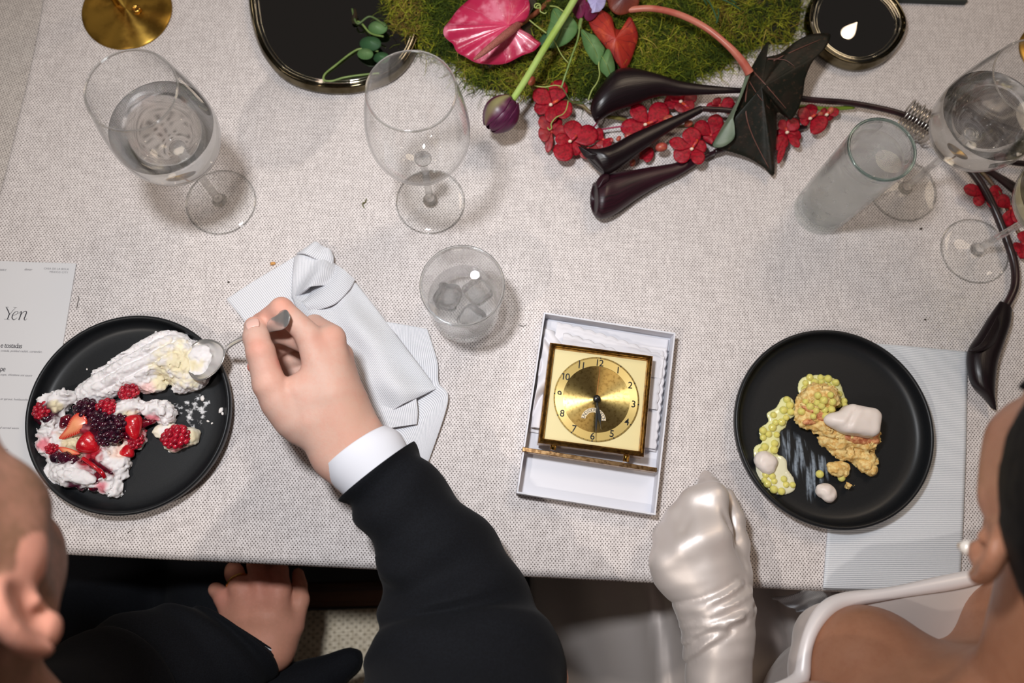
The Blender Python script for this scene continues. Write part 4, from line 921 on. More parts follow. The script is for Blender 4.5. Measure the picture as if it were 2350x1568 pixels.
# milky film wiped across the plate
t = NT('milky_film'); x, y, z = t.sep(t.map(t.obj(), rot=(0, 0, -.12))); n = t.n('ShaderNodeTexNoise'); n.inputs['Scale'].default_value = 1.0; n.inputs['Detail'].default_value = 3.0
t.l(t.map(t.obj(), (210, 26, 1), (0, 0, -.1)), n.inputs['Vector']); sp = t.noise(300.0, 4.0)
f = t.math('MULTIPLY', t.ramp(n.outputs['Fac'], .45, .70), t.ramp(sp, .3, .6, .4, 1.0))
rr = t.sep(t.uv()); r2 = t.math('ADD', t.math('MULTIPLY', rr[0], rr[0]), t.math('MULTIPLY', rr[1], rr[1])); f = t.math('MULTIPLY', f, t.ramp(r2, .45, .98, 1.0, 0.0))
tr = t.n('ShaderNodeBsdfTransparent'); mx_ = t.n('ShaderNodeMixShader'); t.set(Base_Color=S(176, 190, 206), Roughness=.2)
t.l(t.math('MULTIPLY', f, .5), mx_.inputs[0]); t.l(tr.outputs[0], mx_.inputs[1]); t.l(t.p.outputs[0], mx_.inputs[2]); t.l(mx_.outputs[0], t.out.inputs[0])
film = [(400, 770), (500, 770), (600, 850), (650, 930), (760, 970), (800, 1060), (770, 1150), (690, 1190), (660, 1300), (610, 1310), (570, 1190), (490, 1090), (420, 980), (385, 860)]
tag(obj('milk_film', rpatch([(*c2(x, y), FLH) for x, y in film], (*c2(590, 1010), FLH), 8, 0, lambda r, th: .0004, .0003, 48), t.m), 'thin bluish milk film wiped in streaks across the right black plate', 'sauce')

# ================================================================== moss runner
MP = np.array([(858, -20), (872, 40), (885, 78), (915, 95), (975, 120), (1040, 150), (1068, 178), (1085, 198), (1120, 208), (1165, 214), (1210, 222), (1270, 222), (1330, 226), (1392, 232), (1450, 222), (1520, 210), (1580, 195), (1610, 175), (1660, 160), (1700, 128), (1760, 104), (1812, 100), (1838, 60), (1845, 0), (1830, -120), (1780, -200), (1500, -260), (1100, -260), (900, -160)], float)
def inpoly(x, y, P):
    r = np.zeros(len(x), bool); j = len(P) - 1
    for i in range(len(P)):
        a, b = P[i], P[j]; c = (a[1] > y) != (b[1] > y)
        r ^= c & (x < (b[0] - a[0]) * (y - a[1]) / (b[1] - a[1] + 1e-12) + a[0]); j = i
    return r
def pdist(x, y, P):
    d = np.full(len(x), 1e9)
    for i in range(len(P)):
        a, b = P[i - 1], P[i]; ab = b - a; t = np.clip(((x - a[0]) * ab[0] + (y - a[1]) * ab[1]) / (ab @ ab), 0, 1)
        d = np.minimum(d, np.hypot(x - a[0] - t * ab[0], y - a[1] - t * ab[1]))
    return d
def mossh(x, y):                               # mound height in m at photo pixel
    ins = inpoly(x, y, MP); d = pdist(x, y, MP); return np.where(ins, .026 * (1 - np.exp(-d / 42.0)), 0.0)
def UV_(x, y, h):                              # vectorised U
    c = np.stack([x - 1175.0, y - 784.0, np.full(len(x), FPX)], 1); w = np.stack([c @ _Xc, c @ _Yc, c @ _Zc], 1); return CAM + w * ((h - CAMH) / w[:, 2])[:, None]
ms = empty('moss_runner', U(1350, 60), 'runner of tangled yellow green moss along the table centre under the flowers', 'moss')
O = catmull(MP, 150, closed=True); cpt = np.array([1350, 40.0]); R = []
for k in np.linspace(.985, .02, 26):
    q = cpt + (O - cpt) * k; R.append(UV_(q[:, 0], q[:, 1], mossh(q[:, 0], q[:, 1]) * .8 + .0004))
tag(obj('moss_bed', rings(np.array(R), cap=False), mat('moss_bed', S(34, 36, 12), .9, col2=S(26, 30, 10), nsc=140, bump=(300, 1, .004)), ms), kind='stuff')
N = 30000; px_ = rng.uniform(840, 1870, N * 3); py_ = rng.uniform(-130, 245, N * 3)
inn = inpoly(px_, py_, MP); dd = pdist(px_, py_, MP); keep = (inn & (rng.random(N * 3) < np.where((px_ > 1690) | (dd < 12), .50, .95))) | (~inn & (dd < 16) & (rng.random(N * 3) < .16))
px_, py_ = px_[keep][:N], py_[keep][:N]; N = len(px_); h0 = np.maximum(mossh(px_, py_) * .85 + rng.normal(0, .0025, N), .0012); P0 = UV_(px_, py_, h0)
ln = rng.uniform(.008, .025, N); az = rng.uniform(0, 2 * np.pi, N); up = rng.normal(.45, .4, N); curl = rng.normal(0, 2.4, N); seg = 5; rad = rng.uniform(.00028, .00060, N)
path = [P0]; d_az = az.copy()
for i in range(1, seg):
    st = ln / (seg - 1); dz = st * (up - .25 * i * np.sign(up + .2)); path.append(path[-1] + np.stack([st * np.cos(d_az), st * np.sin(d_az), dz], 1)); d_az = d_az + curl / seg + rng.normal(0, .35, N)
path = np.stack(path, 1); path[..., 2] = np.maximum(path[..., 2], TBL + .0008)
ofs = np.array([(math.cos(a), math.sin(a)) for a in (0.5, 2.6, 4.7)])
side = np.stack([-np.sin(az), np.cos(az), 0 * az], 1)
V = (path[:, :, None, :] + (side[:, None, None, :] * ofs[None, None, :, :1] + np.array((0, 0, 1.0)) * ofs[None, None, :, 1:2]) * (rad[:, None] * np.linspace(1, .45, seg)[None])[:, :, None, None]).reshape(-1, 3)
b0 = np.arange(N)[:, None, None] * seg * 3; ii = np.arange(seg - 1)[None, :, None] * 3; jj = np.arange(3)[None, None, :]; k2 = (jj + 1) % 3
Fm = np.stack([b0 + ii + jj, b0 + ii + k2, b0 + ii + 3 + k2, b0 + ii + 3 + jj], -1).reshape(-1, 4)
pal = np.array([S(146, 146, 36)[:3], S(106, 120, 28)[:3], S(66, 82, 20)[:3], S(172, 152, 70)[:3], S(128, 104, 46)[:3], S(168, 172, 54)[:3]])
patch = vnoise(P0.astype(np.float32), 22, 5) + .5 * vnoise(P0.astype(np.float32), 60, 6); w_ = np.clip(patch * .9 + .5 + rng.normal(0, .25, N), 0, .999)
ci = np.where(w_ < .25, 2, np.where(w_ < .5, 1, np.where(w_ < .72, 0, np.where(w_ < .86, 5, np.where(w_ < .94, 3, 4)))))
colr = np.repeat(pal[ci] * rng.uniform(.45, 1.35, (N, 1)), seg * 3, axis=0)
tag(obj('moss_strands', dict(v=V, f=Fm, col=colr), mat('moss', (1, 1, 1, 1), .75, attr=True, spec=.25), ms), kind='stuff')

# ================================================================== flowers and leaves
def veined(name, c1, c2, vein, n=16.0, rough=.4, spec=.5, strength=.35, coat=0.0, edge=None, patch=None):
    """blade tinted from centre to edge, veins fanning from the stalk end, by the blade's own coordinates"""
    t = NT(name); x, y, z = t.sep(t.uv()); r = t.math('POWER', t.math('ADD', t.math('MULTIPLY', x, x), t.math('MULTIPLY', y, y)), .5); a = t.math('ARCTAN2', y, x)
    nz = t.noise(90.0, 3.0); s = t.math('SINE', t.math('MULTIPLY_ADD', a, n, t.math('MULTIPLY', nz, 3.0))); vn = t.ramp(t.math('ABSOLUTE', s), .0, .16, 1.0, 0.0)
    b = t.mix(t.ramp(t.math('ADD', r, t.math('MULTIPLY', t.math('SUBTRACT', nz, .5), .6)), .2, 1.0), c1, c2)
    if patch: b = t.mix(t.ramp(t.noise(*patch[1:]), .5, .68), b, patch[0])
    t.set(Base_Color=t.mix(t.math('MULTIPLY', vn, strength), b, vein), Roughness=rough, Specular_IOR_Level=spec, Coat_Weight=coat); t.bump(t.math('SUBTRACT', nz, t.math('MULTIPLY', vn, .6)), .4, .0012); return t.m
M_pink = veined('pink_spathe', S(206, 60, 98), S(176, 32, 72), S(218, 112, 142), 7.0, .3, .5, .4, .2, patch=(S(222, 124, 148), 45.0, 3.0))
M_spadix = mat('spadix', S(150, 78, 70), .5, col2=S(178, 108, 96), nsc=900, bump=(1600, .9, .0008))
an = empty('anthurium', U(1130, 80, .05), 'glossy pink heart shaped anthurium flower lying on the moss', 'flower')
so = [(1018, 80, .050), (1026, 55, .052), (1046, 26, .055), (1076, -4, .058), (1112, -30, .060), (1150, -44, .060), (1185, -42, .058), (1208, -10, .056), (1216, 22, .056), (1208, 44, .054), (1194, 55, .050), (1190, 62, .046), (1203, 72, .046), (1222, 84, .050), (1241, 94, .054), (1232, 112, .050), (1208, 126, .046), (1172, 138, .042), (1130, 147, .040), (1092, 143, .041), (1062, 130, .043), (1046, 112, .044), (1038, 98, .046)]
obj('spathe', rpatch(so, (1166, 64, .054), 14, .004, lambda r, th: .0022 * r * np.sin(th * 6 + 1) + .0014 * r * np.sin(th * 13), .0009, 120), M_pink, an)
g = ptube([(1188, 58, .056), (1168, 74, .066), (1135, 100, .072), (1105, 124, .070), (1087, 137, .066)], .0034, 14, 8)
th = np.linspace(0, 1, 33); sp = catmull(np.hstack([W([(1188, 58, .056), (1168, 74, .066), (1135, 100, .072), (1105, 124, .070), (1087, 137, .066)]), np.array([[.0040], [.0046], [.0038], [.0028], [.0012]])]), 40)
obj('spadix', tube(sp[:, :3], sp[:, 3], 16), M_spadix, an)
obj('stalk', ptube([(1190, 58, .052), (1230, 30, .030), (1300, -30, .020), (1400, -80, .02)], .0028, 10), mat('pink_stalk', S(150, 84, 60), .4), an)
def leaf(name, out, cen, m_, label, dome=.003, hf=None, t=.0006, stalk=None, stalkm=None, sr=.001, rib=None, cat='leaf'):
    e = empty(name, U(*cen), label, cat)
    obj('blade', rpatch(out, cen, 10, dome, hf, t, 72), m_, e)
    if stalk: obj('stalk', ptube(stalk, sr, 8), stalkm or m_, e)
    if rib: obj('midrib', ptube(rib, .0005, 6), stalkm or m_, e)
    return e
M_grn = veined('pea_leaf', S(104, 136, 88), S(84, 120, 70), S(140, 166, 118), 9.0, .5, .3, .3)
M_grn2 = veined('dark_pea_leaf', S(56, 92, 58), S(46, 80, 50), S(90, 124, 84), 9.0, .5, .3, .3)
M_stemg = mat('green_stem', S(128, 150, 84), .45, col2=S(106, 130, 66), nsc=80)
M_under = mat('brown_leaf', S(58, 44, 34), .4, col2=S(44, 40, 24), nsc=60)
leaf('brown_leaf', [(1200, -20, .040), (1232, 0, .040), (1216, 26, .038), (1224, 60, .030), (1226, 92, .026), (1205, 120, .026), (1170, 150, .02), (1120, 158, .018), (1100, 150, .018), (1150, 110, .03), (1190, 60, .034)], (1190, 80, .034), M_under, 'dull brown leaf tucked behind the pink anthurium', .001, stalk=None)
leaf('pea_leaf', [(1268, 22, .048), (1284, 20, .050), (1300, 30, .052), (1322, 52, .052), (1326, 66, .050), (1318, 85, .046), (1298, 100, .044), (1266, 112, .040), (1258, 100, .044), (1254, 80, .046), (1262, 50, .048)], (1290, 68, .050), M_grn, 'rounded green pea leaf lying behind the tulip stem', .003, lambda r, th: .0014 * r * np.sin(th * 5), rib=[(1270, 24, .052), (1290, 66, .0535), (1272, 108, .043)], stalkm=M_stemg)
leaf('pea_leaf', [(1238, 92, .036), (1252, 74, .038), (1268, 62, .038), (1270, 92, .038), (1262, 110, .034), (1244, 112, .034)], (1255, 90, .036), M_grn2, 'small dark green pea leaf peeping out left of the rounded green leaf', .002)
leaf('pea_leaf', [(1333, 72, .054), (1345, 70, .056), (1362, 80, .056), (1378, 96, .055), (1388, 112, .054), (1374, 148, .046), (1360, 138, .046), (1346, 122, .048), (1339, 100, .050)], (1360, 104, .056), M_grn, 'long wrinkled green pea leaf, the upper one of the pair before the red leaf', .003, lambda r, th: .0016 * r * np.sin(th * 4 + 1), rib=[(1335, 73, .057), (1360, 104, .0605), (1374, 140, .048)], stalkm=M_stemg)
leaf('pea_leaf', [(1394, 112, .050), (1404, 124, .049), (1411, 146, .046), (1410, 168, .042), (1404, 184, .038), (1388, 174, .040), (1376, 158, .043), (1374, 140, .046), (1384, 124, .050)], (1392, 148, .050), M_grn, 'pointed green pea leaf, the lower one of the pair before the red leaf', .003, lambda r, th: .0012 * r * np.sin(th * 4), rib=[(1380, 128, .052), (1392, 148, .0535), (1403, 180, .0395)], stalkm=M_stemg)
M_redleaf = veined('red_leaf', S(170, 48, 34), S(146, 36, 30), S(70, 18, 22), 8.0, .45, .4, .7, patch=(S(190, 70, 40), 60.0, 3.0))
leaf('red_leaf', [(1350, 36, .044), (1372, 24, .046), (1392, 30, .046), (1405, 40, .044), (1412, 62, .040), (1430, 64, .042), (1444, 40, .046), (1458, 62, .044), (1464, 86, .040), (1455, 118, .034), (1444, 146, .030), (1430, 160, .028), (1418, 150, .030), (1400, 122, .038), (1372, 84, .042), (1356, 60, .044)], (1412, 92, .046), M_redleaf, 'orange red heart shaped leaf standing among the pea leaves', .003, lambda r, th: .0016 * r * np.sin(th * 3))
leaf('red_leaf', [(1395, -30, .050), (1430, -34, .052), (1462, -20, .052), (1466, 8, .050), (1450, 26, .046), (1420, 34, .044), (1400, 20, .046), (1392, -5, .048)], (1430, 0, .052), veined('bronze_leaf', S(92, 34, 28), S(120, 52, 34), S(60, 22, 20), 7.0, .45), 'bronze red curled leaf at the top edge by the pink curved stem', .004)
# pansy
M_plum = veined('plum_petal', S(96, 22, 56), S(124, 40, 78), S(60, 10, 40), 9.0, .45); M_lav = veined('lavender_petal', S(176, 168, 214), S(190, 184, 226), S(110, 80, 170), 5.0, .5, .3, .6)
pn = empty('sweet_pea_flower', U(1345, 20, .055), 'plum and lavender sweet pea blossom at the top beside the tulip stem', 'flower')
obj('petal', rpatch([(1320, 0, .056), (1340, -8, .058), (1346, 10, .058), (1340, 34, .054), (1330, 44, .050), (1318, 34, .050), (1314, 18, .052)], (1330, 16, .058), 8, .003, None, .0005, 48), M_plum, pn)
obj('petal', rpatch([(1340, 8, .056), (1358, 4, .058), (1374, 20, .054), (1366, 40, .050), (1350, 48, .048), (1340, 36, .052)], (1354, 26, .057), 8, .003, None, .0005, 48), M_plum, pn)
obj('petal', rpatch([(1349, -6, .062), (1372, -14, .064), (1390, -4, .062), (1386, 16, .060), (1374, 26, .058), (1359, 29, .058), (1353, 12, .060)], (1368, 6, .064), 8, .002, lambda r, th: .001 * r * np.sin(5 * th), .0005, 48), M_lav, pn)
obj('calyx', ptube([(1334, 44, .050), (1331, 56, .050), (1330, 66, .050)], .0022, 10), M_stemg, pn)
# tulip
tl = empty('tulip', U(1145, 262, .05), 'closed purple tulip on a pale green stem hanging over the cloth', 'flower')
M_tstem = mat('tulip_stem', S(152, 182, 82), .4, col2=S(170, 194, 110), nsc=30, sss=.1)
obj('stem', tube(catmull(W([(1330, -22, .075), (1300, 30, .072), (1250, 110, .068), (1205, 185, .062), (1176, 230, .058)]), 40), np.linspace(.0040, .0036, 40), 14), M_tstem, tl)
t = NT('tulip_petal'); x, y, z = t.sep(t.uv()); st = t.noise(1.0, 3.0, t.map(t.uv(), (3, 40, 1)))
t.set(Base_Color=t.mix(t.ramp(st, .35, .65), S(92, 26, 66), S(58, 20, 44)), Roughness=.38, Specular_IOR_Level=.5); t.bump(st, .25, .0006); M_tul = t.m
t = NT('tulip_petal_green'); st = t.noise(1.0, 3.0, t.map(t.uv(), (3, 40, 1))); v_ = t.sep(t.uv()); ce_ = t.ramp(t.math('ABSOLUTE', t.math('SUBTRACT', v_[1], .5)), .05, .36, 1.0, 0.0)
t.set(Base_Color=t.mix(t.math('MULTIPLY', ce_, t.ramp(v_[0], .15, .9, 1.0, .45)), t.mix(st, S(96, 30, 70), S(64, 24, 50)), S(142, 138, 92)), Roughness=.38); M_tul2 = t.m
ta = U(1178, 228, .058); tb_ = U(1122, 296, .046); axs = unit(tb_ - ta); Lt = np.linalg.norm(tb_ - ta); s1 = unit(np.cross(axs, (0, 0, 1.0))); s2 = np.cross(s1, axs)
def tpetal(a0, wid, rs, m_, lo=0.0, hi=1.0):
    R = []
    for u in np.linspace(0.0, 1.0, 22):
        rad = rs * .0178 * (math.sin(math.pi * min(u * .86 + .07, 1)) ** .62); w = wid * (math.sin(math.pi * (u * .90 + .08)) ** .45)
        R.append([ta + axs * (lo + u * Lt * hi) + rad * (math.cos(a0 + k * w) * s1 + math.sin(a0 + k * w) * s2) * (1 + .05 * math.cos(k * 3)) for k in np.linspace(-1, 1, 15)])
    R = np.array(R); g = gridmesh(R, 0); uv = np.stack(np.meshgrid(np.linspace(0, 1, 22), np.linspace(0, 1, 15), indexing='ij'), -1).reshape(-1, 2); g['uv'] = uv
    o = obj('petal', g, m_, tl); md = o.modifiers.new('solid', 'SOLIDIFY'); md.thickness = .0006; md.offset = 0
for i in range(3): tpetal(2.2 + i * 2.094, 1.0, .95, M_tul, .001, .97)
for a0, m_ in ((1.15, M_tul2), (3.2, M_tul), (5.3, M_tul), (0.1, M_tul)): tpetal(a0, .80, 1.03, m_, 0.0, 1.0)
# calla lilies
t = NT('dark_calla'); st = t.noise(1.0, 3.0, t.map(t.uv(), (4, 60, 1))); t.set(Base_Color=t.mix(t.ramp(st, .35, .7), S(24, 9, 15), S(14, 7, 10)), Roughness=.34, Specular_IOR_Level=.45); t.bump(st, .3, .0006); M_calla = t.m
t = NT('plum_calla'); st = t.noise(1.0, 3.0, t.map(t.uv(), (4, 60, 1))); t.set(Base_Color=t.mix(t.ramp(st, .35, .7), S(46, 14, 26), S(26, 10, 17)), Roughness=.36, Specular_IOR_Level=.45); t.bump(st, .3, .0006); M_calla2 = t.m
M_dstem = mat('dark_stem', S(46, 24, 28), .32, col2=S(30, 16, 18), nsc=60)
def calla(label, secs, stem, m_, lip=None, sr=.0030):
    c = secs[-1]; e = empty('calla_lily', U((c[0] + c[2]) / 2, (c[1] + c[3]) / 2, c[4]), label, 'flower')
    g = loft(secs, 28, 7, lambda u, th: .0012 * np.sin(th * 2 + u * 5) * u, cap=False); obj('spathe', g, m_, e)
    # the throat: the inner wall folded back into the trumpet
    s2_ = [(s[0] * .9 + s[2] * .1, s[1] * .9 + s[3] * .1, s[2] * .9 + s[0] * .1, s[3] * .9 + s[1] * .1, s[4], s[5] * .8) for s in secs[-4:]]
    g = loft([secs[-1]] + s2_[::-1][:3], 28, 5, cap=True); obj('throat', g, m_, e)
    if stem: obj('stem', ptube(stem, sr, 12, 8), M_dstem, e)
    if lip: obj('lip', rpatch(*lip, 6, .002, None, .0006, 40), m_, e)
calla('plum black calla lily lying lowest, its mouth on the bare cloth', [(1640, 345, 1642, 353, .014, .003), (1600, 360, 1604, 374, .013, .004), (1545, 376, 1560, 402, .012, .006), (1490, 386, 1510, 426, .013, .009), (1440, 395, 1462, 455, .014, .012), (1405, 398, 1411, 492, .016, .014), (1380, 404, 1382, 503, .018, .015), (1362, 420, 1368, 494, .020, .012)],
      [(1640, 349, .014), (1700, 330, .012), (1770, 312, .010), (1850, 290, .008)], M_calla2, ([(1368, 418, .030), (1380, 402, .032), (1396, 398, .032), (1398, 412, .033), (1384, 424, .033), (1372, 432, .032)], (1384, 413, .034)))
calla('black calla lily with a bent stem lying across the red orchids', [(1606, 243, 1612, 258, .034, .0035), (1560, 262, 1566, 284, .034, .005), (1510, 283, 1522, 311, .034, .007), (1450, 310, 1472, 346, .034, .010), (1400, 338, 1432, 376, .034, .013), (1365, 347, 1405, 394, .035, .014), (1340, 342, 1392, 398, .036, .010), (1328, 337, 1388, 398, .036, .003)],
      [(1608, 250, .035), (1650, 252, .034), (1700, 256, .034), (1780, 262, .030)], M_calla, ([(1327, 335, .044), (1345, 348, .046), (1372, 352, .046), (1392, 358, .044), (1376, 366, .042), (1345, 362, .042)], (1360, 356, .046)))
calla('black calla lily lying along the front edge of the moss', [(1700, 203, 1700, 213, .034, .003), (1630, 197, 1632, 216, .034, .004), (1560, 188, 1566, 218, .035, .007), (1500, 172, 1514, 218, .037, .011), (1445, 160, 1462, 236, .038, .014), (1405, 168, 1412, 254, .038, .015), (1376, 205, 1384, 270, .036, .012), (1357, 240, 1368, 282, .030, .006)],
      [(1700, 208, .034), (1780, 218, .030), (1860, 229, .024), (1960, 238, .018), (2070, 262, .018), (2140, 300, .018), (2200, 345, .016)], M_calla, ([(1362, 268, .034), (1372, 238, .038), (1392, 214, .042), (1404, 222, .042), (1392, 248, .040), (1372, 272, .036)], (1386, 240, .042)), .0034)
calla('black calla lily curving down the right edge towards the napkin corner', [(2294, 692, 2322, 712, .012, .004), (2274, 722, 2316, 746, .013, .008), (2246, 768, 2300, 792, .013, .011), (2223, 806, 2288, 830, .013, .012), (2222, 850, 2283, 868, .013, .012), (2232, 885, 2283, 902, .012, .010), (2256, 910, 2285, 924, .011, .006), (2274, 934, 2286, 941, .010, .002)],
      [(2308, 704, .012), (2328, 660, .011), (2328, 610, .011), (2310, 550, .012), (2282, 480, .013), (2250, 420, .014), (2210, 370, .016), (2180, 330, .018)], M_calla, ([(2222, 806, .026), (2250, 790, .028), (2276, 750, .026), (2292, 722, .022), (2296, 748, .024), (2280, 790, .026), (2252, 806, .028)], (2264, 788, .028)), .0042)
for lb, st in (('dark flower stem lying under the right wine glass, the longest of the loose stems', [(2150, 330, .006), (2230, 372, .006), (2300, 410, .006), (2400, 470, .006)]), ('dark flower stem leaving the frame below the right wine glass bowl', [(2190, 340, .012), (2270, 392, .010), (2330, 440, .008), (2400, 500, .006)]), ('dark flower stem behind the bowl of the yellow wine glass', [(2160, 322, .010), (2240, 350, .012), (2320, 372, .010), (2400, 380, .008)])):
    tag(obj('flower_stem', ptube(st, .0034, 10), M_dstem), lb, 'stem', 'loose dark stems at the right')
# orchid sprays
t = NT('orchid_petal'); t.set(Base_Color=t.mix(t.ramp(t.noise(330.0, 2.0), .4, .62), S(160, 14, 36), S(126, 8, 26)), Roughness=.5, Specular_IOR_Level=.3); t.bump(t.noise(500.0, 2.0), .3, .0006); M_orch = t.m
M_orch2 = mat('orchid_back', S(156, 36, 42), .5, col2=S(128, 20, 34), nsc=200); M_lip = mat('orchid_lip', S(214, 84, 38), .4, col2=S(168, 30, 70), nsc=300); M_colm = mat('orchid_column', S(240, 214, 190), .4)
M_bud = mat('orchid_bud', S(182, 96, 66), .4, col2=S(158, 60, 58), nsc=160); M_ostem = mat('orchid_stem', S(112, 104, 46), .45, col2=S(88, 56, 42), nsc=40); M_ped = mat('orchid_pedicel', S(150, 36, 74), .45)
def opetal(par, base, tip, wid, h0, h1, m_, cup=.0015):
    b, q = np.array(base, float), np.array(tip, float); d = q - b; L = np.hypot(*d); u = d / L; w = np.array((-u[1], u[0])); out = []
    for s, k in ((0, .10), (.14, .34), (.36, .80), (.58, 1.0), (.80, .86), (.94, .46), (1.0, .0), (.94, -.46), (.80, -.86), (.58, -1.0), (.36, -.80), (.14, -.34), (0, -.10)):
        p = b + u * L * s + w * wid * k; out.append((p[0], p[1], h0 + (h1 - h0) * s + (cup * abs(k))))
    c = b + u * L * .52; obj('petal', rpatch(out, (c[0], c[1], (h0 + h1) / 2 + .001), 5, .0008, None, .0005, 32), m_, par)
def oflower(par, cx_, cy_, pet, h=.014, lip=None):
    f = obj('flower', ball(U(cx_, cy_, h + .001), np.array((.0018, .0018, .0016)), 10, 8), M_lip, par)
    for i, (x, y, w, k) in enumerate(pet): opetal(f, (cx_, cy_), (x, y), w, h, h + .004 - .0035 * (i % 3), M_orch if k == 0 else M_orch2)
    if lip:
        lx, ly = lip; a = np.array((lx - cx_, ly - cy_)); 
        obj('lip', ptube([(cx_, cy_, h + .003), (cx_ + a[0] * .5, cy_ + a[1] * .5, h + .006), (lx, ly, h + .004)], .0017, 8), M_lip, f)
        obj('column', ball(U(cx_ - a[0] * .25, cy_ - a[1] * .25, h + .005), np.array((.0022, .0018, .0022)), 10, 8), M_colm, f)
def obud(par, px, py, h, r, ang=0.0, m_=None): obj('bud', ball(U(px, py, h), np.array((r * 1.35, r, r)), 14, 10, rotz(ang)), m_ or M_bud, par)
os1 = empty('orchid_spray', U(1450, 290), 'long spray of small crimson orchids lying along the moss edge under the black callas', 'flower')
obj('stem', ptube([(1218, 200, .012), (1255, 222, .012), (1330, 240, .014), (1352, 256, .014), (1378, 266, .014), (1420, 272, .013), (1480, 285, .010), (1560, 290, .010), (1660, 285, .010), (1720, 280, .008)], .0021, 10), M_ostem, os1)
oflower(os1, 1268, 238, [(1225, 208, 20, 0), (1290, 184, 22, 0), (1226, 252, 17, 0), (1312, 260, 22, 0), (1264, 282, 15, 0)], .020, (1284, 228))
oflower(os1, 1266, 302, [(1240, 268, 15, 1), (1236, 312, 18, 1), (1256, 350, 9, 1), (1300, 302, 16, 1), (1284, 268, 14, 0)], .014)
oflower(os1, 1311, 322, [(1280, 366, 24, 0), (1372, 302, 24, 0), (1326, 356, 14, 0), (1274, 318, 15, 0), (1318, 276, 22, 0)], .018, (1322, 312))
oflower(os1, 1385, 320, [(1362, 300, 16, 0), (1402, 334, 15, 0), (1376, 346, 14, 1)], .012)
oflower(os1, 1350, 340, [(1336, 362, 14, 1), (1372, 346, 12, 1)], .010)
oflower(os1, 1486, 284, [(1452, 240, 19, 0), (1530, 240, 24, 0), (1424, 296, 20, 0), (1492, 310, 13, 0), (1540, 282, 15, 0)], .020, (1506, 276))
oflower(os1, 1566, 236, [(1546, 208, 18, 0), (1598, 214, 15, 1), (1524, 232, 17, 0), (1592, 250, 16, 1), (1556, 256, 14, 1)], .014, (1580, 248))
oflower(os1, 1590, 338, [(1586, 292, 22, 0), (1536, 324, 15, 0), (1548, 366, 20, 0), (1610, 376, 16, 0), (1622, 336, 16, 0), (1574, 360, 16, 0)], .022, (1600, 322))
oflower(os1, 1632, 310, [(1596, 282, 18, 0), (1660, 280, 20, 0), (1622, 326, 20, 0), (1668, 318, 18, 0), (1648, 262, 18, 0)], .014)
oflower(os1, 1652, 242, [(1640, 226, 12, 1), (1690, 248, 16, 0), (1620, 246, 10, 0), (1684, 232, 14, 0)], .012)
oflower(os1, 1470, 350, [(1500, 358, 18, 0), (1480, 364, 10, 0), (1452, 338, 10, 1)], .008)
obj('pedicel', ptube([(1376, 268, .014), (1366, 288, .017), (1350, 300, .018)], .0010, 8), M_ped, os1); obj('pedicel', ptube([(1368, 300, .014), (1400, 294, .016), (1430, 290, .018)], .0010, 8), M_ped, os1)
for px, py, h, r, a in ((1220, 186, .030, .0042, 1.2), (1533, 274, .024, .0048, .5), (1518, 338, .024, .0052, .2), (1452, 374, .008, .0034, 1.2), (1442, 312, .018, .0036, .3), (1420, 318, .016, .0026, 1.0), (1404, 322, .016, .0020, 1.4), (1580, 284, .020, .0038, .4)): obud(os1, px, py, h, r, a)
os2 = empty('orchid_spray', U(1840, 290), 'shorter crimson orchid spray between the dark leaf and the tall tumbler', 'flower')
obj('stem', ptube([(1760, 260, .008), (1830, 246, .010), (1900, 250, .010), (1960, 246, .012)], .0024, 10), mat('orchid_green_stem', S(112, 134, 40), .45), os2)
oflower(os2, 1806, 302, [(1830, 274, 16, 0), (1790, 276, 12, 1), (1838, 318, 14, 0), (1834, 338, 10, 0), (1782, 344, 18, 0), (1778, 312, 12, 0), (1786, 376, 8, 0)], .014, (1804, 294))
oflower(os2, 1862, 270, [(1892, 298, 26, 0), (1836, 278, 14, 0), (1860, 238, 16, 0), (1832, 252, 14, 1)], .014, (1872, 262))
oflower(os2, 1898, 262, [(1926, 254, 10, 0), (1884, 252, 10, 1), (1912, 272, 10, 0)], .012, (1902, 256))
for px, py, h, r, a in ((1906, 254, .016, .0036, .9), (1882, 262, .014, .0026, .3)): obud(os2, px, py, h, r, a)
os3 = empty('orchid_spray', U(2290, 470), 'deep red orchid blossoms tangled with the dark stem at the right edge', 'flower')
obj('stem', ptube([(2230, 370, .006), (2290, 440, .007), (2340, 540, .007), (2370, 600, .006)], .0020, 10), M_ostem, os3)
oflower(os3, 2262, 446, [(2212, 430, 14, 0), (2236, 468, 14, 0), (2300, 440, 18, 0), (2290, 474, 14, 0)], .010)
oflower(os3, 2320, 478, [(2290, 450, 16, 0), (2352, 462, 18, 0), (2310, 520, 16, 0), (2346, 510, 14, 0)], .010)
oflower(os3, 2348, 560, [(2328, 574, 14, 0), (2380, 560, 18, 0), (2352, 530, 16, 0), (2346, 594, 12, 0)], .010)
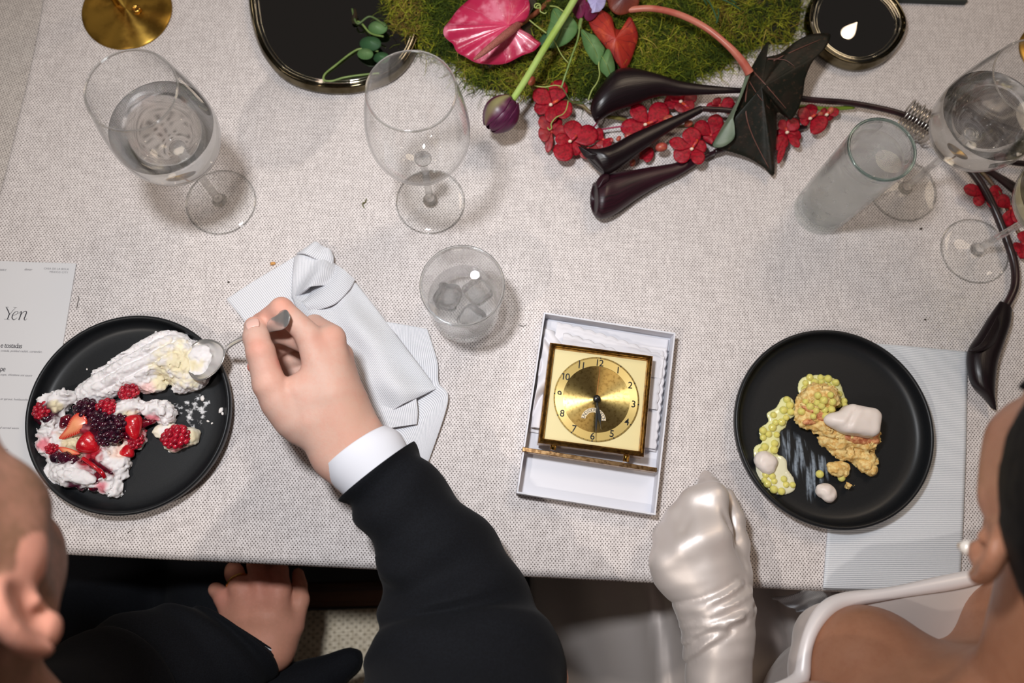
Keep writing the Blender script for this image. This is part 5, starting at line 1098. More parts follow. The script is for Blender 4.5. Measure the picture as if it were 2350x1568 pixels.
# large dark leaf with curved pink stalk
t = NT('dark_heart_leaf'); x, y, z = t.sep(t.uv()); nz = t.noise(60.0, 4.0); f = t.noise(260.0, 4.0)
b = t.mix(t.ramp(nz, .4, .65), S(20, 22, 15), S(32, 26, 19)); b = t.mix(t.math('MULTIPLY', t.ramp(f, .55, .75), .5), b, S(78, 54, 40)); t.set(Base_Color=b, Roughness=.5, Specular_IOR_Level=.25); t.bump(nz, .4, .0015); M_dleaf = t.m
M_vein = mat('pink_vein', S(104, 66, 56), .5); M_gund = mat('leaf_underside', S(112, 124, 104), .5, col2=S(90, 106, 86), nsc=50)
M_pstalk = mat('pink_leaf_stalk', S(176, 84, 70), .38, col2=S(196, 118, 98), nsc=30)
dl = empty('heart_leaf', U(1740, 240, .04), 'large dark veined heart leaf on a curved pink stalk before the tall tumbler', 'leaf')
hl = lambda x, y: .052 - .00018 * max(y - 150, 0)
o1 = [(1718, 168), (1742, 124), (1756, 102), (1764, 98), (1760, 116), (1752, 130), (1790, 122), (1824, 96), (1860, 78), (1898, 76), (1906, 84), (1894, 110), (1866, 140), (1848, 180), (1842, 220), (1832, 250), (1816, 273), (1800, 264), (1784, 258), (1783, 300), (1779, 350), (1775, 403), (1752, 384), (1720, 364), (1690, 352), (1636, 334), (1652, 306), (1680, 256), (1704, 205)]
hts = [max(.012, .050 - .00016 * max(y - 150, 0) + (.006 if x > 1800 else 0)) for x, y in o1]
obj('blade', rpatch([(x, y, h) for (x, y), h in zip(o1, hts)], (1745, 205, .052), 16, .004, lambda r, th: .0012 * r * np.sin(th * 3) * (1 - r * .3), .0008, 150), M_dleaf, dl)
obj('folded_edge', rpatch([(1636, 334, .026), (1660, 336, .030), (1684, 318, .036), (1686, 292, .042), (1684, 268, .046), (1702, 222, .054), (1722, 166, .058), (1712, 172, .054), (1700, 210, .048), (1678, 256, .040), (1652, 300, .030)], (1680, 270, .044), 8, .002, None, .0007, 60), M_gund, dl)
bt = BVHTree.FromObject([o for o in COL.objects if o.name.startswith('blade') and o.parent == dl][0], bpy.context.evaluated_depsgraph_get()); og = ORG['heart_leaf']
def onleaf(pts, up=.0004):
    r_ = []
    for px, py in pts:
        h_ = bt.ray_cast(Vector(CAM - og), Vector(unit(ray(px, py))))
        if h_[0] is not None: r_.append(np.array(h_[0]) + og + (0, 0, up))
    return r_
for P, r in (([(1722, 165), (1712, 215), (1712, 262), (1722, 300), (1740, 340), (1764, 385)], .0010), ([(1724, 160), (1752, 190), (1780, 222), (1804, 250)], .0009), ([(1726, 152), (1775, 140), (1820, 118), (1880, 92)], .0009), ([(1726, 150), (1762, 136), (1800, 138), (1822, 152)], .0006), ([(1718, 185), (1740, 220), (1766, 250)], .0006)):
    q = onleaf(P)
    if len(q) > 2: obj('vein', tube(catmull(q, 24), np.linspace(r, r * .35, 24), 6), M_vein, dl)
obj('stalk', tube(catmull(W([(1420, 26, .040), (1450, 22, .046), (1500, 20, .054), (1560, 34, .064), (1620, 64, .070), (1672, 106, .068), (1704, 142, .062), (1720, 168, .056)]), 60), np.concatenate([np.linspace(.0036, .0034, 40), np.linspace(.0034, .0050, 20)]), 14), M_pstalk, dl)
# tendrils and thin stems
M_tend = mat('tendril', S(156, 168, 92), .5); M_tend2 = mat('dark_tendril', S(84, 104, 58), .5)
th = np.linspace(0, 1, 60)
def tendril(pts, r, label, m_=None):
    tag(obj('tendril', ptube(pts, r, 6, 8), m_ or M_tend), label, 'tendril', 'pea tendrils among the flowers')
tendril([(1330, 62, .052), (1326, 90, .050), (1312, 130, .046), (1300, 165, .042), (1290, 196, .036), (1288, 200, .036)], .0011, 'thin grey green pea stem running from the plum blossom down to the upper orchid', M_stemg)
tendril([(1288, 198, .036), (1272, 196, .034), (1250, 200, .032), (1226, 197, .030)], .0007, 'thin tendril running left across the topmost orchid petals')
tendril([(1288, 198, .036), (1296, 210, .032), (1304, 224, .028), (1310, 234, .024), (1322, 236, .020), (1338, 238, .016)], .0007, 'forked tendril dropping right of the topmost orchid', M_tend2)
tendril([(1304, 232, .026), (1300, 250, .024), (1292, 262, .024), (1276, 270, .024), (1265, 284, .022), (1266, 294, .022), (1260, 298, .022), (1257, 293, .022)], .0007, 'curling tendril over the second orchid with a hooked end')
tendril([(1304, 144, .046), (1290, 128, .048), (1275, 100, .048), (1266, 86, .050)], .0006, 'thin tendril crossing from the pea stem to the rounded leaf')
tendril([(1376, 134, .050), (1374, 150, .046), (1376, 172, .040), (1370, 190, .032), (1358, 208, .026), (1350, 230, .020)], .0008, 'wavy tendril hanging from the pair of pea leaves to the cloth')
tendril([(1215, 46, .048), (1232, 60, .048), (1254, 76, .050)], .0008, 'short straight tendril right of the pink anthurium')
a_ = np.linspace(0, 4.2 * np.pi, 24); tendril([(1232 + 8 * math.cos(a) * (1 - i / 40) + i * .25, 12 + 7 * math.sin(a) * (1 - i / 40) + i * .2, .050 + .0006 * i) for i, a in enumerate(a_)] + [(1240, 26, .062), (1250, 31, .062), (1254, 28, .062)], .0007, 'tightly coiled tendril at the top right of the pink anthurium')
tendril([(1262, 14, .05), (1278, 16, .054), (1290, 24, .056), (1300, 30, .054)], .0008, 'short tendril arching over the top of the rounded pea leaf')
for i, (pts, lb) in enumerate((([(885, 60, .022), (850, 38, .020), (820, 54, .018), (808, 20, .016)], 'dark green twig reaching left over the mirror dish from the moss'), ([(880, 84, .02), (850, 76, .016), (828, 52, .014), (812, 50, .012)], 'pale green sprout with a brown bud over the mirror dish'), ([(868, 118, .014), (830, 112, .012), (806, 122, .012), (770, 150, .012), (746, 170, .012), (744, 184, .012), (762, 186, .012), (790, 178, .012), (830, 172, .012), (870, 168, .012)], 'looping pale green vine lying on the mirror dish'))):
    tendril(pts, .0012, lb, M_stemg if i else M_tend2)
for i, (x, y, r, a, lb) in enumerate(((862, 62, .011, .4, 'small bright green leaf at the left tip of the moss'), (850, 96, .012, 1.6, 'darker green leaf below the left tip of the moss'), (842, 122, .009, 2.6, 'yellow green leaf on the looping vine over the mirror dish'), (872, 130, .009, .8, 'small green leaf behind the rim of the empty wine glass'))):
    k = r / mpp(x, y, .02); out = [(x + k * math.cos(q) * (1 + .25 * math.cos(q - a)), y + k * .7 * math.sin(q) * (1 + .25 * math.cos(q - a)), .016 + .004 * math.cos(q)) for q in np.linspace(0, 2 * np.pi, 12, endpoint=False)]
    leaf('pea_leaf', out, (x, y, .022), (M_grn, M_grn2)[i % 2], lb, .002)
leaf('brown_bud', [(806, 44, .014), (812, 22, .016), (816, 20, .016), (820, 36, .016), (818, 52, .014), (810, 54, .013)], (813, 40, .018), M_under, 'small brown seed bud hanging over the black mirror dish', .002, cat='bud')
# feathery sprig at the top
fe = empty('feathery_sprig', U(1640, 20, .04), 'feathery green sprig hanging in from the top edge over the moss', 'sprig')
for i, (x0, y0, x1, y1) in enumerate(((1610, -20, 1648, 50), (1612, -10, 1640, 30), (1630, -10, 1700, 22), (1640, -12, 1690, 8), (1600, -10, 1622, 12), (1648, 20, 1644, 54))):
    obj('frond', ptube([(x0, y0, .045), ((x0 + x1) / 2 + 3, (y0 + y1) / 2 - 3, .046), (x1, y1, .042)], .0009, 6), M_grn2, fe)
# stray bits on the cloth
M_bit = mat('moss_bit', S(96, 94, 40), .8); M_thread = mat('dark_thread', S(62, 52, 44), .8); M_or = mat('orange_crumb', S(206, 150, 84), .7)
def stray(pts, r, lb, m_, name='moss_bit', cat='moss'): tag(obj(name, ptube(pts, r, 6, 5), m_), lb, cat)
stray([(836, 478, .001), (832, 468, .002), (838, 464, .002), (841, 456, .001)], .0006, 'curled scrap of moss on the bare cloth left of the empty glass', M_bit)
stray([(1190, 745, .0006), (1198, 749, .0008), (1208, 746, .0006)], .0003, 'dark bent thread on the cloth between tumbler and clock box', M_thread, 'thread', 'thread')
stray([(292, 1224, .0006), (297, 1220, .0008), (302, 1217, .0006)], .0003, 'tiny dark hair on the cloth below the left plate', M_thread, 'thread', 'thread')
stray([(176, 708, .0006), (178, 696, .0008), (181, 686, .0007), (179, 680, .0006)], .0003, 'fine dark thread on the cloth beside the menu card', M_thread, 'thread', 'thread')
def crumb(px, py, r, m_, lb):
    c = U(px, py, 0) + (0, 0, r * .6 + .0002); g = ball(c, np.array((1.4, 1, .8)) * r, 8, 6); g['v'] = g['v'] + rng.normal(0, r * .14, g['v'].shape); tag(obj('crumb', g, m_), lb, 'crumb')
crumb(627, 606, .0022, M_or, 'orange yellow crumb on the cloth above the crumpled napkin'); crumb(525, 648, .0010, M_thread, 'tiny dark crumb on the cloth left of the crumpled napkin')
crumb(2112, 526, .0012, M_thread, 'dark crumb on the cloth below the tall tumbler'); crumb(2122, 734, .0010, M_thread, 'dark crumb on the cloth above the right hand napkin')

# ================================================================== people
def skinmat(name, c1, c2, rough=.55, sss=.15):
    t = NT(name); n = t.noise(55.0, 4.0); t.set(Base_Color=t.mix(t.math('MULTIPLY', t.ramp(n, .4, .66), .30), t.mix(t.math('MULTIPLY', t.ramp(t.noise(260.0, 5.0), .48, .66), .18), t.attr(), c2), c2), Roughness=rough, Specular_IOR_Level=.28, Subsurface_Weight=sss, Subsurface_Radius=(1.0, .35, .2), Subsurface_Scale=.006)
    b1 = t.math('ADD', t.noise(520.0, 5.0, None, .7), t.math('MULTIPLY', t.noise(110.0, 3.0), 1.2)); t.bump(b1, .22, .0010); return t.m
SK1, SK2 = S(210, 172, 156), S(206, 140, 120)
M_skin = skinmat('fair_skin', SK1, S(210, 148, 128)); M_skin2 = skinmat('tan_skin', S(176, 124, 96), S(140, 90, 66), .38)
M_nail = mat('nail', S(236, 190, 176), .25, spec=.5, coat=.2)
M_shirt = mat('white_shirt', S(224, 224, 231), .8, spec=.2, bump=(1800, .15, .0003))
M_hairb = mat('short_brown_hair', S(92, 66, 46), .6, col2=S(62, 44, 32), nsc=420, bump=(900, .8, .001)); M_hairk = mat('black_hair', S(7, 6, 7), .6, spec=.1, bump=(500, .5, .001))
def hand(joints, palm, extra, res, kf=.0045, kp=.012, lines=(), noise_=0.0):
    """joints: chains of (px,py,h,r px); palm: list of chains blended softly"""
    J = lambda c: [(U(x, y, h), r * mpp(x, y, h)) for x, y, h, r in c]
    ch = [J(c) for c in joints]; pa = [J(c) for c in palm]; ex = [J(c) for c in extra]
    al = np.array([p for c in ch + pa + ex for p, r in c]); rr = max(r for c in ch + pa + ex for p, r in c)
    def chain(P, c):
        d = None
        for (a, ra), (b, rb) in zip(c[:-1], c[1:]):
            q = s_cap(P, a, b, ra, rb); d = q if d is None else smin(d, q, .003)
        return d
    def fn(P):
        d = None
        for c in pa:
            q = chain(P, c); d = q if d is None else smin(d, q, kp)
        for c in ch:
            q = chain(P, c); d = smin(d, q, kf)
        for c in ex: d = smin(d, chain(P, c), .008)
        for p0, p1, w, a in lines: d = d + a * np.exp(-(s_cap(P, p0, p1, 0, 0) / w) ** 2)
        if noise_: d = d + noise_ * vnoise(P, 120, 2)
        return d
    return nets(fn, al.min(0) - rr - .004, al.max(0) + rr + .004, res, 2)
def tint(g, base, spots, namp=.0):
    V = g['v']; c = np.tile(np.array(base[:3]), (len(V), 1))
    for px, py, h, r, col, k in spots:
        d = np.linalg.norm(V - U(px, py, h), axis=1) / r; w = (k * np.exp(-d * d))[:, None]; c = c * (1 - w) + np.array(col[:3]) * w
    g['col'] = c; return g
ln = lambda a, b, w, k: (U(*a).astype(np.float32), U(*b).astype(np.float32), w, k)
RHAND = hand(
    [[(708, 768, .114, 29), (646, 709, .120, 26), (600, 742, .102, 23), (584, 778, .090, 19)],
     [(762, 774, .106, 30), (722, 748, .076, 25), (652, 790, .060, 22), (612, 815, .066, 19)],
     [(780, 814, .086, 28), (738, 802, .052, 24), (660, 828, .046, 21), (606, 838, .056, 18)],
     [(790, 858, .066, 25), (745, 858, .042, 21), (652, 856, .042, 18), (582, 842, .056, 15)],
     [(672, 960, .104, 42), (618, 882, .118, 37), (598, 808, .126, 32), (588, 775, .124, 29), (585, 751, .118, 25)]],
    [[(800, 1030, .090, 52), (756, 905, .104, 46), (712, 782, .114, 30)], [(812, 1020, .090, 50), (775, 905, .100, 44), (764, 785, .106, 29)], [(822, 1012, .088, 48), (795, 915, .090, 40), (782, 820, .086, 28)],
     [(835, 1005, .084, 42), (806, 930, .078, 36), (792, 862, .068, 25)], [(768, 1050, .090, 48), (716, 965, .100, 50), (690, 900, .108, 44)]],
    [[(768, 1046, .088, 50), (806, 1096, .087, 42)], [(826, 1012, .086, 50), (862, 1066, .086, 44)], [(842, 985, .090, 24), (846, 992, .088, 24)], [(690, 985, .096, 38), (640, 925, .108, 38)], [(700, 784, .098, 28), (648, 768, .090, 21), (612, 772, .084, 17)]],
    .0015, lines=[ln((572, 792, .150), (606, 778, .152), .0016, .0010), ln((574, 799, .150), (606, 787, .152), .0012, .0007), ln((636, 870, .146), (640, 812, .134), .004, .0012), ln((740, 790, .136), (752, 835, .134), .009, .0016), ln((800, 960, .13), (812, 1000, .13), .006, -.0008)])
RED1 = S(214, 126, 106)
tint(RHAND, SK1, [(646, 700, .130, .012, S(232, 150, 126), .55), (610, 728, .11, .012, S(228, 140, 116), .6), (735, 775, .13, .010, S(206, 140, 122), .7), (775, 765, .12, .014, S(212, 146, 124), .5), (790, 830, .1, .02, S(204, 150, 126), .4),
              (590, 795, .14, .012, S(224, 150, 130), .6), (582, 842, .056, .012, S(226, 110, 96), .9), (810, 930, .1, .02, S(206, 158, 134), .4), (628, 870, .13, .02, S(232, 172, 152), .5), (820, 900, .10, .0022, S(140, 84, 64), .9), (800, 990, .12, .03, S(200, 140, 112), .35), (644, 830, .125, .006, S(214, 120, 108), .6), (585, 735, .125, .008, S(236, 176, 158), .6)])
LHAND = hand(
    [[(643, 1352, -.112, 24), (640, 1310, -.120, 21), (632, 1282, -.145, 19), (628, 1272, -.165, 16)], [(598, 1340, -.108, 25), (590, 1296, -.116, 22), (584, 1268, -.142, 19), (584, 1262, -.165, 16)],
     [(552, 1350, -.110, 24), (538, 1316, -.122, 21), (530, 1290, -.148, 18), (530, 1284, -.168, 15)], [(512, 1372, -.116, 20), (496, 1352, -.128, 18), (486, 1330, -.146, 15), (484, 1322, -.160, 13)],
     [(672, 1432, -.116, 26), (690, 1378, -.122, 20), (687, 1342, -.130, 17), (684, 1318, -.138, 14)]],
    [[(625, 1490, -.112, 46), (630, 1420, -.108, 40), (643, 1355, -.112, 24)], [(610, 1485, -.112, 46), (605, 1410, -.106, 40), (598, 1344, -.108, 24)], [(595, 1480, -.112, 44), (570, 1415, -.108, 38), (552, 1354, -.110, 24)], [(580, 1470, -.114, 40), (540, 1420, -.114, 32), (514, 1374, -.116, 20)], [(630, 1490, -.114, 44), (662, 1440, -.114, 34)]],
    [[(600, 1485, -.112, 50), (520, 1560, -.110, 56)]], .0022, lines=[ln((620, 1385, -.09), (612, 1350, -.095), .006, .0012), ln((575, 1385, -.09), (570, 1350, -.095), .006, .0012)])
tint(LHAND, S(188, 134, 112), [(600, 1340, -.1, .03, S(184, 108, 92), .5), (512, 1372, -.11, .015, S(206, 130, 116), .5)])  # lap hand skin darker than the other: shade put into the colour
def headfn(Q, fem=0):
    d = s_ell(Q, (0, -.014, .048), (.075, .096, .086)); d = smin(d, s_ell(Q, (0, .030, -.018), (.058 - .004 * fem, .064, .088)), .05); d = smin(d, s_ell(Q, (0, .036, -.066), (.046 - .006 * fem, .048, .034)), .025)
    for s in (-1, 1):
        d = smin(d, s_cap(Q, (s * .046, .055, -.012), (s * .064, .02, -.004), .018, .012), .035); d = smin(d, s_cap(Q, (s * .058, .005, -.045), (s * .03, .06, -.078), .014, .012), .03)
    if not fem: d = smin(d, s_cap(Q, (-.036, .082, .024), (.036, .082, .024), .011, .011), .016)
    for s in (-1, 1): d = smax(d, -s_ell(Q, (s * .031, .101, .006), (.014, .011, .009)), .018)
    for s in (-1, 1): d = smin(d, np.linalg.norm(Q - np.array((s * .031, .0815, .006), np.float32), axis=1) - .0125, .003)
    d = smin(d, s_cap(Q, (0, .090, .016), (0, .108, -.024), .007, .0105 - .001 * fem), .010)
    for s in (-1, 1): d = smin(d, np.linalg.norm(Q - np.array((s * .011, .099, -.028), np.float32), axis=1) - .0075, .006)
    d = smin(d, s_cap(Q, (-.017, .089, -.049), (.017, .089, -.049), .006, .006), .006); d = smin(d, s_cap(Q, (-.014, .088, -.058), (.014, .088, -.058), .0068, .0068), .004)
    d = d + .0016 * np.exp(-(s_cap(Q, (-.02, .096, -.0535), (.02, .096, -.0535), 0, 0) / .0022) ** 2); d = smin(d, np.linalg.norm(Q - np.array((0, .082, -.086), np.float32), axis=1) - .015, .016)
    d = smin(d, s_cap(Q, (0, -.028, -.03), (0, -.05, -.15), .056 - .008 * fem, .058 - .008 * fem), .03)
    for s in (-1, 1):
        c = np.array((s * .080, -.014, -.002)); a = .45; ax = np.array(((math.cos(a), s * math.sin(a) * 1.0, 0), (-s * math.sin(a), math.cos(a), 0), (0, 0, 1.0)))
        e = s_ell(Q, c, (.0065, .0185, .032), ax); q = (Q - c.astype(np.float32)) @ ax.T.astype(np.float32)
        rim = np.sqrt((np.sqrt((q[:, 1] / .0175) ** 2 + (q[:, 2] / .031) ** 2) - .93) ** 2 * .0005 + (q[:, 0] - s * .004) ** 2) - .0042
        rim = np.where(q[:, 2] < -.021, 1.0, rim); e = smin(e, rim, .003); e = smin(e, s_ell(Q, c + np.array((s * .003, .004, -.026)), (.006, .010, .010)), .005)
        e = smax(e, -s_ell(Q, c + ax[0] * s * .007 + np.array((0, .004, -.003)), (.0062, .0095, .015)), .003); e = smin(e, s_cap(Q, c + np.array((-s * .006, .014, -.002)), c + np.array((s * .002, .012, -.006)), .006, .004), .004)
        d = smin(d, e, .005)
    return d
def headxf(pos, pitch, yaw=0.0, roll=0.0):
    return np.array(Matrix.Rotation(yaw, 3, 'Z') @ Matrix.Rotation(roll, 3, 'Y') @ Matrix.Rotation(-pitch, 3, 'X')), np.array(pos)
def place(g, R, p): g['v'] = g['v'] @ R.T + p; return g
def hairshell(fem, off, region, res=.003, extra=None):
    def fn(Q):
        d = s_ell(Q, (0, -.014, .048), (.075, .096, .086)); d = smin(d, s_ell(Q, (0, .030, -.018), (.058, .064, .088)), .03) - off
        d = smax(d, region(Q), .006)
        if extra is not None: d = smin(d, extra(Q), .012)
        return d + .0008 * vnoise(Q, 160, 3)
    return nets(fn, (-.10, -.19, -.10), (.10, .12, .15), res, 1)
# ---------------- the man
mh_R, mh_p = headxf((-.320, -.030, TBL + .385), .42, 0.04)
hm = nets(lambda Q: headfn(Q, 0), (-.105, -.125, -.175), (.105, .13, .145), .0026, 1); Vl = hm['v'].copy(); place(hm, mh_R, mh_p)
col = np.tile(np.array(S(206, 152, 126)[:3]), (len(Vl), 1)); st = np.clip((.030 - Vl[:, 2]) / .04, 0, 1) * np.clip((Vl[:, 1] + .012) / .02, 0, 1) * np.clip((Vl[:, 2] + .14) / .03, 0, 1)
col = col * .35 + np.array(S(112, 80, 56)[:3]) * .65; col = col * (1 - .85 * st[:, None]) + np.array(S(106, 76, 54)[:3]) * .85 * st[:, None]; ea = (np.abs(Vl[:, 0]) > .079)[:, None]; col = np.where(ea, np.array(S(226, 158, 136)[:3]), col); hm['col'] = col  # whole face browned: beard stubble plus shade put into the colour
def mbody(P):
    d = s_cap(P, (-.335, -.15, 1.0), (-.318, -.075, 1.09), .056, .054); d = smin(d, s_ell(P, (-.36, -.30, .80), (.17, .12, .25)), .04)
    for s, sx in ((1, -.15), (-1, -.55)): d = smin(d, s_cap(P, (-.335 + s * .03, -.19, .99), (sx, -.225, .965), .045, .055), .04)
    d = smin(d, s_cap(P, (-.15, -.225, .965), (.030, -.125, .815), .046, .040), .02); d = smin(d, s_cap(P, (.030, -.125, .815), tuple(U(850, 1060, .086)), .040, .031), .01)
    d = smin(d, s_cap(P, (-.55, -.225, .965), (-.475, -.165, .70), .046, .040), .02); d = smin(d, s_cap(P, (-.475, -.165, .70), tuple(U(560, 1525, -.111)), .040, .030), .01)
    for x0, x1 in ((-.44, -.47), (-.31, -.31)): d = smin(d, s_cap(P, (x0, -.36, .56), (x1, .12, .56), .072, .056), .03); d = smin(d, s_cap(P, (x1, .12, .56), (x1, .10, .10), .054, .04), .02)
    return d
bm = nets(mbody, (-.68, -.46, .04), (.12, .22, 1.16), .009, 1); bm['col'] = np.tile(np.array(S(206, 152, 126)[:3]), (len(bm['v']), 1))
man = empty('person', (-.34, -.25, 0), 'man in a black suit leaning in, fist closed around a silver spoon', 'person')
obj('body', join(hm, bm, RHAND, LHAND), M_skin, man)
hr = hairshell(0, .0035, lambda Q: np.maximum(np.where(Q[:, 1] < -.01, -.035, .0 + .45 * Q[:, 1] + 3 * np.maximum(Q[:, 1] - .072, 0)), -.035) - Q[:, 2]); obj('hair', place(hr, mh_R, mh_p), M_hairb, man)
def skinball(R, p, c, r, m_, nm, par): return obj(nm, ball(R @ np.array(c) + p, r, 16, 12), m_, par)
M_eye = mat('eye_white', S(232, 228, 222), .2); M_iris = mat('dark_iris', S(46, 30, 22), .15); M_lipc = mat('lip', S(176, 96, 88), .35)
for s in (-1, 1):
    e = skinball(mh_R, mh_p, (s * .031, .0835, .006), .0121, M_eye, 'eye', man); obj('iris', ball(mh_R @ np.array((s * .031, .0915, .005)) + mh_p, np.array((.0052, .005, .0052)), 12, 8), M_iris, e)
    obj('eyebrow', tube([mh_R @ np.array(q) + mh_p for q in ((s * .014, .098, .026), (s * .030, .097, .031), (s * .048, .084, .027))], .0036, 8, 5), M_hairb, man)
# thumb nail follows the thumb tip
nc = U(577, 741, .1335); a1 = unit(U(584, 748, .118) - U(597, 800, .126)); nn = unit(np.array((-.42, .10, .90)) - a1 * np.dot(a1, (-.42, .10, .90))); a2 = np.cross(nn, a1)
def blade_nail(c, a1, a2, nn, L, Wd):
    P = [[c + a1 * (u - .5) * L + a2 * w * Wd * (1 - .18 * abs(2 * u - 1) ** 3) + nn * (.0014 * (1 - w * w) - .0010 * (2 * u - 1) ** 2) for w in np.linspace(-1, 1, 9)] for u in np.linspace(0, 1, 12)]
    return gridmesh(P, .0006)
tm = BVHTree.FromPolygons([tuple(p) for p in RHAND['v']], [tuple(map(int, q)) for q in RHAND['f']])
hp = hit(tm, 579, 742); fn_ = tm.ray_cast(Vector(CAM), Vector(unit(ray(579, 742))))[1]; nn = np.array(fn_); nn = nn if nn[2] > 0 else -nn
a1 = unit(a1 - nn * a1.dot(nn)); a2 = np.cross(nn, a1); obj('thumbnail', blade_nail(hp + nn * .0001, a1, a2, nn, .0135, .0062), M_nail, man)
# cuff, sleeves, jacket, trousers
def wrink(u, th):
    return .0022 * np.sin(5 * th + 24 * u) * (u > .3) * np.sin(th * .5) ** 2 + .0026 * np.sin(u * 38 + 2.2 * np.sin(th) + 1.3 * np.sin(2 * th + 1)) + .0022 * np.sin(u * 27 + 3.5 * np.cos(th)) * np.clip(u * 3 - .7, 0, 1) * np.clip(1.25 - u, 0, 1) + .002 * np.sin(u * 90 + th * 3) * np.clip(u - .55, 0, .4)
obj('shirt_cuff', loft([(744, 1084, 889, 978, .086, .034), (762, 1112, 917, 994, .086, .035), (794, 1142, 938, 1032, .086, .033), (815, 1160, 940, 1062, .086, .031)], 40, 6, cap=False), M_shirt, man)
for o_ in [o for o in COL.objects if o.name.startswith('shirt_cuff')]:
    md = o_.modifiers.new('solid', 'SOLIDIFY'); md.thickness = .0016; md.offset = -1
obj('sleeve', loft([(782, 1144, 946, 1017, .086, .038), (800, 1166, 968, 1042, .085, .0385), (820, 1198, 1003, 1086, .083, .041), (853, 1256, 1062, 1150, .078, .046), (870, 1318, 1124, 1212, .074, .052), (880, 1372, 1182, 1292, .072, .056), (868, 1432, 1224, 1372, .074, .060), (852, 1490, 1262, 1448, .082, .064), (838, 1560, 1306, 1560, .100, .068), (790, 1680, 1290, 1760, .140, .068), (690, 1830, 1150, 1990, .200, .070), (560, 1980, 960, 2180, .225, .066)], 48, 9, wrink), M_dark_cloth, man)
obj('sleeve_button', ball(U(1088, 1417, .137), np.array((.0028, .0028, .0012)), 12, 8), mat('horn_button', S(70, 60, 58), .35), man)
obj('sleeve', loft([(492, 1408, 642, 1502, -.108, .036), (470, 1400, 640, 1530, -.106, .038), (420, 1394, 610, 1580, -.098, .042), (330, 1398, 520, 1640, -.080, .050), (200, 1450, 400, 1720, -.050, .060), (40, 1560, 330, 1800, .03, .064), (-160, 1700, 150, 2000, .14, .066), (-420, 1900, -60, 2200, .21, .064)], 40, 8, lambda u, th: .003 * np.sin(u * 40 + 2 * np.sin(th)) * (u > .12)), M_dark_cloth, man)
obj('shirt_cuff', loft([(498, 1404, 648, 1500, -.108, .0345), (480, 1412, 632, 1520, -.107, .0350)], 36, 5, cap=False), M_shirt, man)
def jack(P):
    d = s_ell(P, (-.36, -.30, .80), (.19, .14, .27)); 
    for s, sx in ((1, -.15), (-1, -.55)): d = smin(d, s_cap(P, (-.335 + s * .05, -.20, .985), (sx, -.225, .965), .052, .066), .04)
    d = smin(d, s_ell(P, (-.34, -.27, .60), (.17, .11, .055)), .03); d = smin(d, s_cap(P, (-.25, -.19, .625), (-.155, -.135, .622), .045, .018), .03)
    d = smax(d, -s_cap(P, (-.335, -.15, 1.0), (-.31, -.02, 1.14), .062, .07), .01); return d + .003 * vnoise(P, 22, 4)
obj('jacket', nets(jack, (-.66, -.50, .50), (-.04, -.08, 1.07), .0075, 1), M_dark_cloth, man)
obj('shirt_collar', loft_ := rings([[np.array((-.332, -.138, 1.015)) + np.array((math.cos(a) * (.060 + k), math.sin(a) * (.060 + k) * .95 + z * .45, z)) for a in np.linspace(0, 2 * np.pi, 36, endpoint=False)] for z, k in ((0, .004), (.018, .002), (.034, .0), (.030, .004), (.008, .009))], cap=False), M_shirt, man)
def trou(P):
    d = s_ell(P, (-.37, -.40, .58), (.17, .11, .11))
    for x0, x1 in ((-.44, -.47), (-.31, -.31)): d = smin(d, s_cap(P, (x0, -.36, .555), (x1, .12, .555), .084, .068), .02); d = smin(d, s_cap(P, (x1, .12, .555), (x1, .10, .06), .068, .056), .02)
    return d + .003 * vnoise(P, 24, 6)
obj('trousers', nets(trou, (-.62, -.53, .02), (-.18, .22, .72), .009, 1), M_dark_cloth, man)
for x in (-.47, -.31): obj('shoe', nets(lambda P: smin(s_cap(P, (x, .09, .05), (x, .24, .038), .042, .036), s_ell(P, (x, .26, .032), (.045, .06, .03)), .02), (x - .06, .02, .0), (x + .06, .34, .11), .006, 1), mat('black_leather', S(16, 15, 15), .25), man)
rg = U(534, 1330, -.117); ra_ = unit(U(538, 1316, -.122) - U(552, 1350, -.110)); r1 = unit(np.cross(ra_, (0, 0, 1.0))); r2 = np.cross(r1, ra_); th = np.linspace(0, 2 * np.pi, 40)
obj('ring', tube(U(546, 1336, -.115) + .0118 * (np.cos(th)[:, None] * r1 + np.sin(th)[:, None] * r2), .0014, 8), mat('gold_ring', S(214, 170, 96), .2, metal=1.0), man)
# ---------------- spoon in the fist
M_silver = mat('silver', S(214, 212, 210), .24, metal=.8, col2=S(186, 184, 182), nsc=30)
spn = empty('spoon', U(468, 822, .025), 'silver spoon held in the fist, its bowl pressed into the meringue', 'spoon')
sb0, sb1 = U(512, 803, .040), U(650, 731, .136); sd = unit(sb1 - sb0); sw = unit(np.cross(sd, (0, 0, 1.0))); 
bc = U(468, 824, .034); bu = unit(U(512, 806, .038) - U(424, 838, .028)); bw_ = unit(np.cross(bu, (0, 0, 1.0))); bn = np.cross(bw_, bu); bn = bn if bn[2] > 0 else -bn
bn = unit(bn + np.array((-.10, .12, 0))); bw_ = unit(np.cross(bn, bu))
P = []
for r in np.linspace(0.02, 1, 14):
    P.append([bc + bu * r * .0215 * math.cos(a) * (1 + .08 * math.cos(a)) + bw_ * r * .0215 * math.sin(a) * (1 - .12 * math.cos(a)) - bn * .0085 * (1 - r * r) for a in np.linspace(0, 2 * np.pi, 48, endpoint=False)])
g = rings(np.array(P), cap=False); ob = obj('bowl', g, M_silver, spn); md = ob.modifiers.new('solid', 'SOLIDIFY'); md.thickness = .0012; md.offset = 0
hs = [(0.0, .0030, .0016, -.004), (.12, .0026, .0019, .001), (.35, .0030, .0018, .003), (.60, .0046, .0015, .003), (.82, .0070, .0012, .001), (.94, .0088, .0011, -.001), (1.0, .0084, .0010, -.002), (1.03, .0055, .0009, -.003), (1.045, .0008, .0006, -.0035)]
